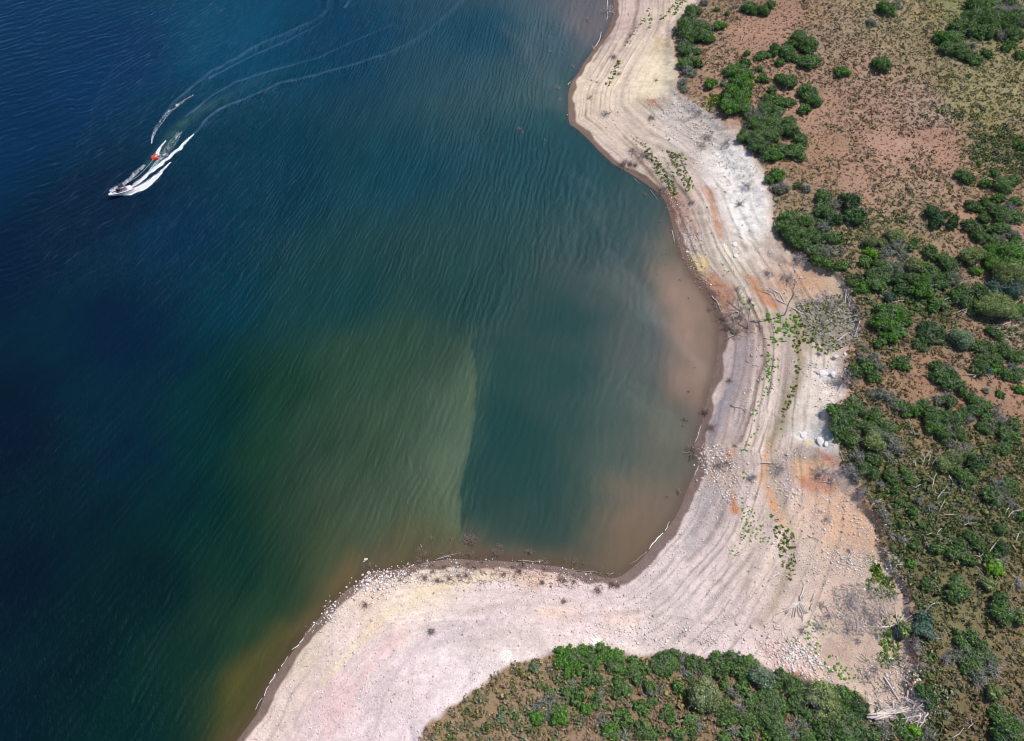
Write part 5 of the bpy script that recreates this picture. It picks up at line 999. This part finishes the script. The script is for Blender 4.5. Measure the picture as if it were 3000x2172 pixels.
# short twigs and bark littering the beach
def litter(name,polys,mat,label,L0,L1,w):
    mb=MB()
    for poly,n in polys:
        X,Y=scatter(poly,n);Z=height(X,Y)
        for x_,y_,z_ in zip(X,Y,Z):
            a=rng.uniform(0,6.28);L=rng.uniform(L0,L1);dx=math.cos(a)*L/2;dy=math.sin(a)*L/2;b_=rng.normal(0,L*.12,2)
            V,F_=tube_arr([(x_-dx,y_-dy,z_+.05),(x_+b_[0],y_+b_[1],z_+rng.uniform(.1,.3)),(x_+dx,y_+dy,z_+.05)],w*rng.uniform(.6,1.3),3);mb.add(V,F_,rng.uniform(.7,1.2))
    tag(obj(name,mb.mesh(name,M[mat])),label,'twigs',kind='stuff')
litter('driftwood_litter',[([(2330,890),(2420,850),(2520,900),(2520,1000),(2430,1030),(2360,980)],1700),([(2440,1720),(2560,1700),(2630,1750),(2600,1860),(2500,1860),(2450,1800)],900),([(2500,1930),(2660,1900),(2690,2060),(2540,2060)],260),([(2570,2060),(2700,2050),(2715,2110),(2560,2110)],320),([(2380,1790),(2460,1760),(2460,1860),(2380,1850)],80)],'white','short bleached twigs strewn over the gully floor',.3,1.3,.035)
litter('shore_litter',[([(2080,900),(2200,880),(2240,970),(2150,1000)],330),([(1940,560),(2010,600),(2060,720),(2020,760),(1970,640)],160),([(1860,450),(2000,460),(2020,540),(1900,520)],130),([(2040,760),(2160,870),(2100,930),(2040,840)],130),([(1180,1655),(1800,1680),(1760,1725),(1180,1710)],420),([(2000,300),(2180,340),(2230,520),(2100,520)],240)],'brown','short dark twigs washed up along the shore',.25,.9,.03)
litter('upland_twigs',[([(2600,1350),(3000,1250),(3000,1900),(2700,1900),(2640,1600)],330),([(2480,1060),(3000,1000),(3000,1350),(2500,1350)],180),([(2700,1900),(3000,1900),(3000,2172),(2720,2172)],120),([(2250,500),(2500,550),(2600,800),(2350,720)],130),([(1600,2000),(2500,2010),(2500,2172),(1600,2172)],150)],'twig','bare pale twigs among the upland brush',.5,1.8,.03)

# ------------------------------------------------------------------ boulders
def boulder(seed,k=2,flat=.7,rough=.28):
    g=np.random.default_rng(seed);V,F_=ICO[k];V=V.copy()
    for j in range(7):
        n_=g.normal(0,1,3);n_/=np.linalg.norm(n_);dd=V@n_;c_=g.uniform(.55,.85);V-=np.maximum(dd-c_,0)[:,None]*n_*.85
    V*=1+rough*(fbm(V[:,0]*3+seed,V[:,1]*3+V[:,2]*2,1.2,3,seed)-.5)[:,None]
    return V*np.array([1,g.uniform(.7,.95),flat]),F_
RK=[(lambda a:mesh('boulder',a[0],a[1],np.ones((len(a[0]),3)),False,M['rock']))(boulder(700+i)) for i in range(6)]
RP=[(lambda a:mesh('boulder',a[0],a[1],np.ones((len(a[0]),3)),False,M['rockp']))(boulder(720+i,2,.35,.4)) for i in range(4)]
def rocks(ox,oy,f,txt,meshes,desc,water=False):
    for j,q in enumerate(txt.split()):
        a=[float(w) for w in q.split(',')];u=ox+a[0]*f;v=oy+a[1]*f;x0,y0,z0=G(u,v,.1);z0=max(z0,-.1)
        r=a[2]*f*mpp(x0,y0,z0);r*=.8;o=obj('boulder',meshes[j%len(meshes)],None,(x0,y0,z0+(r*.12 if meshes is RK else -r*.08)));o.scale=(r,)*3 if meshes is RK else (r,r,r*.6);o.rotation_euler=(0,0,a[0]%6.28)
        later(o,desc,'rock',u,v,'boulders')
rocks(600,1500,F7,'1530,455,26 1560,578,22 1605,570,18 1640,600,14 1590,630,16 1700,555,14 1540,610,12 1775,520,12 1395,630,12 1740,570,14 1660,570,12 1620,650,12 1590,680,14 1830,570,12 1860,560,12 1470,655,9 1440,665,9 1420,715,9 1420,740,9 1140,895,15 1190,895,13 1130,1005,11 1060,1060,9 1160,945,12 1515,475,14 1640,560,10 1680,590,11 1720,600,11 1570,600,10 1650,630,10 1615,610,11 1800,590,10 1700,620,11 1760,600,10 1100,1045,8 1030,1125,8 1020,1140,7',RK,'cream boulder')
rocks(*s7,'1255,1025,14 985,1250,9 670,1160,11 30,650,14 60,640,12 90,620,12',RK,'pink grey stone')
rocks(*s7,'860,1005,16 1085,1390,34 1100,1360,18 1940,1185,34 1990,1180,20 915,965,10 80,1305,12',RP,'flat white rock')
rocks(*c7,'1775,795,38 1745,810,20 1635,1195,20 1710,840,12 1700,870,12',RK,'grey boulder')
rocks(*c7,'1680,950,70 1760,960,45 1880,770,35 1690,1140,35 1740,1260,40 1740,1330,35',RP,'pale flat rock slab')
rocks(*d7,'1480,235,55 1450,220,30 1650,300,75 1600,290,40 1700,320,50 1730,260,45',RP,'white flat rock slab')
rocks(*d7,'655,625,15 760,415,14 1140,735,17 1130,710,11 1135,400,14 1150,330,12 1300,635,11 1335,1270,14 1245,940,9 1140,350,10 1130,320,9 1085,600,9 630,610,9 690,640,9 720,620,8',RK,'rounded stone')
rocks(*a7,'200,1090,9 595,1105,15 575,1205,13 640,1140,13 685,1060,16 1025,1185,13 1280,1180,11 340,1000,8 175,1125,7 1020,1260,10 660,1180,10',RK,'grey stone')
rocks(*b7,'1470,940,9 1480,970,8 1440,920,7 1300,120,10 1380,960,6 1250,890,8',RK,'red brown stone')
rocks(*b7,'700,930,26 730,950,18 1150,860,50 1230,800,50 1160,960,45',RP,'smooth grey slab')

# ------------------------------------------------------------------ foam on the shore
def ribbon(name,pts,wp,label):
    X,Y=at([p[0] for p in pts],[p[1] for p in pts]);P=np.stack([X,Y],1);Q=[]
    for a_,b_ in zip(P[:-1],P[1:]):
        n=max(2,int(np.linalg.norm(b_-a_)/.18));Q+=[a_+(b_-a_)*k/n for k in range(n)]
    Q=np.array(Q);n=len(Q);Tn=np.gradient(Q,axis=0);Tn/=np.linalg.norm(Tn,axis=1)[:,None];Nn=np.stack([-Tn[:,1],Tn[:,0]],1)
    w=.24*np.interp(np.linspace(0,len(wp)-1,n),range(len(wp)),wp)*(.35+1.3*fbm(Q[:,0],Q[:,1],.7,2,5))
    off=(fbm(Q[:,0],Q[:,1],1.6,3,15)-.5)*.9
    keep=fbm(Q[:,0],Q[:,1],.8,2,25)>.32
    L=Q+Nn*(off-w)[:,None];Rr=Q+Nn*(off+w)[:,None];C_=Q+Nn*off[:,None]
    V=np.concatenate([np.c_[L,np.full(n,.07)],np.c_[C_,np.full(n,.13)],np.c_[Rr,np.full(n,.07)]])
    F_=[]
    for i in range(n-1):
        if keep[i]: F_+=[(i,i+1,n+i+1,n+i),(n+i,n+i+1,2*n+i+1,2*n+i)]
    tag(obj(name,mesh(name,V,F_,np.ones((3*n,3)),True,M['foam'])),label,'foam',kind='stuff')
M['foam']=plain('foam',(.86,.87,.88),.8,var=.12,vcol=True,scale=4)
ribbon('shore_foam',[(2054,1244),(2045,1270),(2036,1300)],[.08,.16,.08],'thin white foam line on the bay shore above the spiny brush')
ribbon('shore_foam',[(2047,1360),(2040,1380),(2030,1400)],[.05,.13,.04],'short white foam line below the spiny brush')
ribbon('shore_foam',[(1962,1530),(1945,1557),(1920,1585),(1898,1612)],[.08,.3,.42,.2],'broad lacy foam at the inner corner of the bay')
ribbon('shore_foam',[(1898,1612),(1870,1637),(1845,1660)],[.1,.05,.02],'faint foam line trailing off at the bay corner')
ribbon('shore_foam',[(897,1856),(872,1890),(845,1925)],[.10,.18,.10],'white foam line left of the rocky notch')
ribbon('shore_foam',[(845,1925),(818,1958),(788,2002),(750,2085)],[.12,.2,.12,.05],'long white foam line on the lower left shore')
ribbon('shore_foam',[(935,1815),(915,1840),(900,1855)],[.12,.2,.1],'patchy foam at the rocky notch')
ribbon('shore_foam',[(1030,1720),(1010,1738)],[.04,.07],'tiny foam streak above the rocky notch')
ribbon('shore_foam',[(2110,1040),(2108,1080),(2098,1110)],[.02,.04,.02],'faint foam on the red brown shore')

# ------------------------------------------------------------------ boat
M['gel']=plain('white_gelcoat',(.82,.82,.84),.25,var=.03,spec=.5);M['navy']=plain('navy_gelcoat',hx('2E2A55'),.25,var=.05,spec=.5);M['redt']=plain('red_trim',hx('B0203A'),.4,var=.06)
M['canvas']=plain('dark_canvas',hx('26243A'),.8,var=.1);M['vinyl']=plain('pale_vinyl',hx('DAD6DC'),.5,var=.05);M['vinylr']=plain('maroon_vinyl',hx('6E2238'),.5,var=.08);M['floor']=plain('cockpit_carpet',hx('77707C'),.95,var=.1)
M['metal']=plain('polished_tube',(.75,.75,.78),.2,metal=1,var=.03);M['glass']=plain('tinted_glass',hx('1E2A3A'),.08,var=.02,spec=.7)
M['tube']=plain('red_vinyl',hx('E01018'),.4,var=.06,spec=.4);M['tubed']=plain('dark_red_fabric',hx('A00C18'),.7,var=.1);M['rope']=plain('tow_rope',(.85,.88,.9),.8,var=.05)
M['skin']=plain('skin',hx('C68E70'),.6,var=.05);M['hair']=plain('hair',hx('3A2A20'),.8,var=.1)
sx_,sy_=[float(q) for q in at(387,553,.3)];bx_,by_=[float(q) for q in at(321,578,.5)]
BL=math.hypot(bx_-sx_,by_-sy_);head=math.atan2(by_-sy_,bx_-sx_);LB=6.7;print('boat length',BL)
boat=empty('motorboat',(sx_,sy_,.12));boat.rotation_euler=(R(5),R(-4.5),head);boat.scale=(BL/LB,)*3
tag(boat,'white motorboat with dark canopy speeding ahead of its foaming wake','boat')
def bw(x): return 1.22*(1-(max(x,0)/LB)**3.4)**.75*(.93+.07*min(1,x/1.5))
def sheer(x): return .78+.22*(x/LB)**2
st_=np.linspace(0,LB-.02,22);V=[];F_=[]
for x_ in st_:
    b_=max(bw(x_),.03);q=x_/LB
    V+=[(x_,0,-.32+1.05*q**5),(x_,.80*b_,-.02+.55*q**3),(x_,.9*b_,.28+.3*q**2.5),(x_,b_,sheer(x_))]
n=4
for s_ in (1,-1):
    o_=0 if s_==1 else len(st_)*n
    for i in range(len(st_)-1):
        for j in range(3): 
            a_=o_+i*n+j;F_.append((a_,a_+1,a_+n+1,a_+n))
    F_.append((o_,o_+1,o_+2,o_+3))
V=V+[(a_,-b_,c_) for a_,b_,c_ in V]
obj('hull',mesh('hull',V,F_,None,True,M['gel']),boat)
# hull stripe, 4 mm proud
for s_ in (1,-1):
    V=[];F_=[]
    for i,x_ in enumerate(np.linspace(.1,5.9,16)):
        b_=bw(x_)
        V+=[(x_,s_*(b_*.965+.01),sheer(x_)*.66+.03),(x_,s_*(b_*.995+.008),sheer(x_)*.66+.2)]
        if i: F_.append((2*i-2,2*i-1,2*i+1,2*i))
    obj('stripe',mesh('stripe',V,F_,None,True,M['navy']),boat)
def cw(x): return bw(x)-.26
x0c,x1c=1.25,5.75;xs_=np.linspace(x0c,x1c,16);V=[];F_=[]
allx=np.linspace(0,LB-.02,30);mb=MB()
for a_,b_ in zip(allx[:-1],allx[1:]):
    for s_ in (1,-1):
        def edge_in(x): return cw(x) if x0c<=x<=x1c else 0.0
        ia,ib=edge_in(a_),edge_in(b_)
        mb.add([(a_,s_*ia,sheer(a_)+.03),(a_,s_*bw(a_),sheer(a_)),(b_,s_*bw(b_),sheer(b_)),(b_,s_*ib,sheer(b_)+.03)],[(0,1,2,3)])
obj('deck',mb.mesh('deck',M['gel']),boat)
mb=MB()
for a_,b_ in zip(xs_[:-1],xs_[1:]):
    for s_ in (1,-1): mb.add([(a_,s_*cw(a_),sheer(a_)+.03),(b_,s_*cw(b_),sheer(b_)+.03),(b_,s_*cw(b_),.3),(a_,s_*cw(a_),.3)],[(0,1,2,3)])
    mb.add([(a_,-cw(a_),.3),(b_,-cw(b_),.3),(b_,cw(b_),.3),(a_,cw(a_),.3)],[(0,1,2,3)])
obj('cockpit_floor',mb.mesh('cockpit_floor',M['floor']),boat)
def bevbox(name,x0,x1,y0,y1,z0,z1,mat,bev=.05,parent=boat,rot=None,loc=None):
    V,F_=box_arr(x0,x1,y0,y1,z0,z1);o=obj(name,mesh(name,V,F_,None,False,mat),parent)
    m_=o.modifiers.new('bevel','BEVEL');m_.width=bev;m_.segments=2
    return o
ec=bevbox('engine_cover',.35,1.3,-.62,.62,.70,1.0,M['vinyl'],.12);bevbox('sun_pad',.1,1.2,.66,1.0,.8,.94,M['vinyl'],.05);bevbox('sun_pad',.1,1.2,-1.0,-.66,.8,.94,M['vinyl'],.05)
sp=bevbox('swim_platform',-.75,-.02,-1.0,1.0,.12,.2,M['gel'],.04);bevbox('grip_mat',-.68,-.1,-.85,.85,.203,.215,M['redt'],.004,sp)
def seat(x,y,mat,w=.5):
    s_=bevbox('seat',x,x+.5,y-w/2,y+w/2,.42,.62,mat,.06);bevbox('backrest',x-.12,x,y-w/2,y+w/2,.6,1.05,mat,.05,s_);return s_
seat(2.9,-.55,M['vinylr']);seat(2.9,.55,M['vinyl']);bevbox('bench_seat',1.32,1.85,-.85,.85,.42,.66,M['vinyl'],.06)
bevbox('bow_cushion',4.4,5.6,.25,.55,.42,.62,M['vinyl'],.05);bevbox('bow_cushion',4.4,5.6,-.55,-.25,.42,.62,M['vinyl'],.05)
cs=bevbox('helm_console',3.65,4.2,-.95,-.2,.32,.95,M['canvas'],.06);bevbox('dash_console',3.65,4.2,.2,.95,.32,.95,M['canvas'],.06)
t_=np.linspace(0,2*math.pi,13);V,F_=tube_arr([(3.58+.05*math.sin(q),-.55+.17*math.cos(q),.9+.17*math.sin(q)) for q in t_],.022,5);obj('steering_wheel',mesh('steering_wheel',V,F_,None,True,M['canvas']),cs)
mb=MB()
wp=[(3.75,-1.02),(4.35,-.75),(4.5,-.18),(4.5,.18),(4.35,.75),(3.75,1.02)]
for a_,b_ in zip(wp[:-1],wp[1:]):
    mb.add([(a_[0],a_[1],.86),(b_[0],b_[1],.86),(b_[0]-.28,b_[1]*.93,1.3),(a_[0]-.2,a_[1]*.95,1.28)],[(0,1,2,3)])
ws_=obj('windshield',mb.mesh('windshield',M['glass']),boat);so=ws_.modifiers.new('thick','SOLIDIFY');so.thickness=.02
V,F_=tube_arr([(a_-.24,b_*.94,1.30) for a_,b_ in wp],.022,5);obj('frame',mesh('frame',V,F_,None,True,M['metal']),ws_)
tw=None
for s_ in (1,-1):
    V,F_=tube_arr([(2.3,s_*1.12,.82),(2.45,s_*1.08,1.5),(2.75,s_*.95,2.1),(2.8,s_*.6,2.25),(2.8,0,2.28)],.04,6);tw=obj('tower_leg',mesh('tower_leg',V,F_,None,True,M['metal']),boat)
    V,F_=tube_arr([(3.4,s_*1.05,.85),(3.1,s_*1.0,1.6),(2.78,s_*.9,2.1)],.035,6);obj('tower_leg',mesh('tower_leg',V,F_,None,True,M['metal']),boat)
g_=14;xx=np.linspace(1.75,3.35,g_);yy=np.linspace(-.85,.85,g_);XX_,YY_=np.meshgrid(xx,yy);ZZ_=2.42-.09*(YY_/.85)**2-.05*((XX_-2.5)/.8)**2
i_=(np.arange(g_-1)[:,None]*g_+np.arange(g_-1)[None,:]).ravel()
cn=obj('canopy',mesh('canopy',np.stack([XX_.ravel(),YY_.ravel(),ZZ_.ravel()],1),np.stack([i_,i_+1,i_+g_+1,i_+g_],1),None,True,M['canvas']),boat);cn.modifiers.new('t','SOLIDIFY').thickness=.04
for s_ in (1,-1):
    V,F_=tube_arr([(3.32,s_*.82,2.33),(2.78,s_*.9,2.1),(1.8,s_*.82,2.33)],.018,4);obj('canopy_strut',mesh('canopy_strut',V,F_,None,True,M['metal']),cn)
V,F_=tube_arr([(5.9,-.32,1.02),(5.9,-.32,1.08),(6.25,-.18,1.1),(6.25,-.18,1.02)],.018,4);obj('bow_rail',mesh('bow_rail',V,F_,None,True,M['metal']),boat)
V,F_=tube_arr([(5.9,.32,1.02),(5.9,.32,1.08),(6.25,.18,1.1),(6.25,.18,1.02)],.018,4);obj('bow_rail',mesh('bow_rail',V,F_,None,True,M['metal']),boat)
for y_ in (.16,-.16): bevbox('cleat',6.0,6.1,y_-.03,y_+.03,1.0,1.04,M['canvas'],.01)
def person(loc,rz,J,E,rad,label,shirt,shorts,vestid,group,pitch=0,parentmat=None):
    """one skinned body; clothing are skinned shells over the trunk"""
    o=empty('person',loc,rz,(BL/LB,)*3);o.rotation_euler=(0,pitch,rz)
    def skin(name,keys,edges,rr,mat):
        me=bpy.data.meshes.new(name);me.from_pydata([J[k] for k in keys],[(keys.index(a),keys.index(b)) for a,b in edges],[])
        ob=obj(name,me,o);m_=ob.modifiers.new('skin','SKIN');m_.use_smooth_shade=True
        me.skin_vertices.new(name='s') if not len(me.skin_vertices) else None
        for i,k in enumerate(keys): me.skin_vertices[0].data[i].radius=(rr[k],)*2
        me.skin_vertices[0].data[0].use_root=True
        ob.modifiers.new('sub','SUBSURF').levels=1;me.materials.append(mat);return ob
    keys=['pelvis','belly','chest','neck','head','crown_']+[a+s for s in 'LR' for a in ('sh','el','wr','hand','hip','kn','an','toe')]
    ed=[('pelvis','belly'),('belly','chest'),('chest','neck'),('neck','head'),('head','crown_')]
    for s in 'LR': ed+=[('chest','sh'+s),('sh'+s,'el'+s),('el'+s,'wr'+s),('wr'+s,'hand'+s),('pelvis','hip'+s),('hip'+s,'kn'+s),('kn'+s,'an'+s),('an'+s,'toe'+s)]
    rr=dict(pelvis=.14,belly=.13,chest=.15,neck=.06,head=.10,crown_=.085);
    for s in 'LR': rr.update({'sh'+s:.07,'el'+s:.045,'wr'+s:.03,'hand'+s:.035,'hip'+s:.09,'kn'+s:.06,'an'+s:.04,'toe'+s:.035})
    skin('body',keys,ed,rr,M['skin'])
    rv=dict(pelvis=.15,belly=.17,chest=.19);rv.update({'shL':.10,'shR':.10})
    skin('life_vest',['belly','chest','shL','shR'],[('belly','chest'),('chest','shL'),('chest','shR')],rv,shirt)
    rs=dict(pelvis=.165,hipL=.115,hipR=.115,knL=.075,knR=.075)
    skin('shorts',['pelvis','hipL','knL','hipR','knR'],[('pelvis','hipL'),('hipL','knL'),('pelvis','hipR'),('hipR','knR')],rs,shorts)
    V,F_=ICO[1];h=np.array(J['head'])*.45+np.array(J['crown_'])*.55;V=V*np.array([.125,.12,.12])+h
    obj('hair',mesh('hair',V,F_,None,True,M['hair']),o)
    tag(o,label,'person',group);return o
def seated(y=0): 
    J=dict(pelvis=(0,0,0),belly=(-.02,0,.22),chest=(-.03,0,.42),neck=(0,0,.58),head=(.02,0,.70),crown_=(.02,0,.80))
    for s,k in (('L',1),('R',-1)):
        J.update({'sh'+s:(0,k*.19,.48),'el'+s:(.2,k*.27,.28),'wr'+s:(.42,k*.2,.36),'hand'+s:(.5,k*.18,.38),'hip'+s:(.04,k*.1,-.02),'kn'+s:(.44,k*.13,.02),'an'+s:(.5,k*.13,-.4),'toe'+s:(.68,k*.14,-.43)})
    return J
def prone():
    J=dict(pelvis=(0,0,0),belly=(.2,0,.04),chest=(.42,0,.09),neck=(.58,0,.16),head=(.70,0,.22),crown_=(.78,0,.26))
    for s,k in (('L',1),('R',-1)):
        J.update({'sh'+s:(.46,k*.19,.10),'el'+s:(.6,k*.33,.02),'wr'+s:(.82,k*.27,.02),'hand'+s:(.9,k*.24,.04),'hip'+s:(-.05,k*.11,0),'kn'+s:(-.45,k*.15,-.04),'an'+s:(-.85,k*.16,0),'toe'+s:(-1.02,k*.17,-.05)})
    return J
mc=lambda n_,h_:plain(n_,hx(h_),.8,var=.08)
bpy.context.view_layer.update()
def bl(p): return boat.matrix_world@Vector(p)
person(bl((3.12,-.55,.74)),head,seated(),0,0,'person in a dark red vest sitting at the boat helm',mc('dark_red_vest','8A1A30'),mc('black_shorts','20202A'),0,'people on the boat')
person(bl((3.12,.55,.74)),head,seated(),0,0,'person in a navy vest sitting beside the boat helm',mc('navy_vest','26264E'),mc('grey_shorts','50505A'),0,'people on the boat')
person(bl((1.6,.35,.78)),head+math.pi,seated(),0,0,'person in an orange red vest on the rear bench facing the tube',mc('orange_vest','C04830'),mc('blue_shorts','2A3A60'),0,'people on the boat')
# towed tube
tx,ty=[float(q) for q in at(453.5,460.5,.3)];th=math.atan2(sy_-ty,sx_-tx)
tube=empty('towable_tube',(tx,ty,.12),th);tube.scale=(.85,)*3;tag(tube,'red inflatable towable tube skimming behind the boat','inflatable tube')
nu,nv=36,10;V=[];F_=[]
for i in range(nu):
    a_=2*math.pi*i/nu;rx=.80*(1+.08*math.cos(2*a_));ry=.86
    for j in range(nv):
        b_=2*math.pi*j/nv;rr_=1+.28*math.cos(b_)
        V.append((rx*rr_*math.cos(a_),ry*rr_*math.sin(a_),.24*math.sin(b_)+.2));F_.append((i*nv+j,((i+1)%nu)*nv+j,((i+1)%nu)*nv+(j+1)%nv,i*nv+(j+1)%nv))
obj('inflated_rim',mesh('inflated_rim',V,F_,None,True,M['tube']),tube)
V=[(0,0,.34)];F_=[]
for i in range(nu):
    a_=2*math.pi*i/nu;V.append((.72*math.cos(a_),.74*math.sin(a_),.29))
for i in range(nu): F_.append((0,1+i,1+(i+1)%nu))
obj('cover',mesh('cover',V,F_,None,True,M['tubed']),tube)
for y_ in (-.55,-.2,.2,.55):
    V,F_=tube_arr([(.42,y_-.1,.36),(.45,y_-.08,.44),(.45,y_+.08,.44),(.42,y_+.1,.36)],.03,5);obj('handle',mesh('handle',V,F_,None,True,M['rope']),tube)
V,F_=tube_arr([(.9,-.28,.2),(1.35,0,.16),(.9,.28,.2)],.06,6);obj('tow_harness',mesh('tow_harness',V,F_,None,True,M['rope']),tube)
ct,st2_=math.cos(th),math.sin(th)
def tl_(x,y,z):
    x,y,z=x*.85,y*.85,z*.85
    return (tx+x*ct-y*st2_,ty+x*st2_+y*ct,.12+z)
person(tl_(-.15,.36,.48),th,prone(),0,0,'person in a lilac vest lying on the left of the tube',mc('lilac_vest','B49AD0'),mc('white_shorts','D8D8E0'),0,'riders on the tube')
person(tl_(-.2,-.38,.48),th,prone(),0,0,'person in an orange vest lying on the right of the tube',mc('bright_orange_vest','E87818'),mc('dark_shorts','30202A'),0,'riders on the tube')
A_=np.array(bl((2.8,0,2.3)));B_=np.array(tl_(1.35,0,.16));P=np.array([A_+(B_-A_)*q-np.array([0,0,.9*math.sin(math.pi*q)]) for q in np.linspace(0,1,14)])
P[:,2]=np.maximum(P[:,2],.1)
V,F_=tube_arr(P,.022,4);tag(obj('tow_rope',mesh('tow_rope',V,F_,None,True,M['rope'])),'pale tow rope stretched from the boat tower to the red tube','rope')
# spray thrown up along the wake
mb=MB();V8,F8=ICO[0]
for (P_,wd,st0,spk),hgt_,n in zip(foamR[:7],(.35,.6,.6,.3,.12,.1,.1),(2600,3600,1500,700,900,900,150)):
    P_=np.array(P_)
    for i in range(n):
        a_=rng.uniform(0,1)**(1.3 if spk<.5 else 1.6)*(len(P_)-1.01);k=int(a_);c_=P_[k]+(P_[k+1]-P_[k])*(a_-k);dv=P_[k+1]-P_[k];dv/=np.linalg.norm(dv)
        w=np.interp(a_,range(len(wd)),wd);off=(rng.normal(0,.5) if spk<.5 else rng.uniform(-1,.9))*w;hz=abs(rng.normal(0,.5))*hgt_*(1-a_/len(P_))
        s_=rng.uniform(.02,.075)*(1 if n>1500 else .85)
        mb.add(V8*np.array([s_,s_,s_*.6])*rng.uniform(.7,1.3,(12 if len(V8)==12 else len(V8),1))+np.array([c_[0]-dv[1]*off,c_[1]+dv[0]*off,.03+hz]),F8,rng.uniform(.85,1.05))
tag(obj('spray',mb.mesh('spray',M['foam'])),'white spray thrown up along the wake of boat and tube','spray',kind='stuff')
flush()


# ------------------------------------------------------------------ sun, sky, camera
SUN_EL=R(57);SUN_AZ=R(35)   # azimuth measured from +X towards +Y
sd=Vector((math.cos(SUN_EL)*math.cos(SUN_AZ),math.cos(SUN_EL)*math.sin(SUN_AZ),math.sin(SUN_EL)))
L=bpy.data.lights.new('sun','SUN');L.energy=4.0;L.angle=R(.53);L.color=(1,.96,.90)
lo=link(bpy.data.objects.new('sun',L));lo.rotation_euler=sd.to_track_quat('Z','Y').to_euler();lo.location=(0,0,200)
w=bpy.data.worlds.new('World');bpy.context.scene.world=w;w.use_nodes=True;nt=w.node_tree
bg=nt.nodes['Background'];sk=nt.nodes.new('ShaderNodeTexSky');sk.sky_type='NISHITA';sk.sun_disc=False
sk.sun_elevation=SUN_EL;sk.sun_rotation=R(90)-SUN_AZ;sk.altitude=2000
nt.links.new(sk.outputs[0],bg.inputs[0]);bg.inputs[1].default_value=.11
cam=bpy.data.cameras.new('camera');cam.sensor_width=36;cam.lens=24;cam.clip_start=1;cam.clip_end=8000
co=link(bpy.data.objects.new('camera',cam));co.location=(0,0,CAMH);co.rotation_euler=(TILT,0,0)
sc=bpy.context.scene;sc.camera=co;sc.cycles.filter_width=1.1
sc.view_settings.view_transform='Standard';sc.view_settings.look='None';sc.view_settings.exposure=.35;sc.view_settings.gamma=1
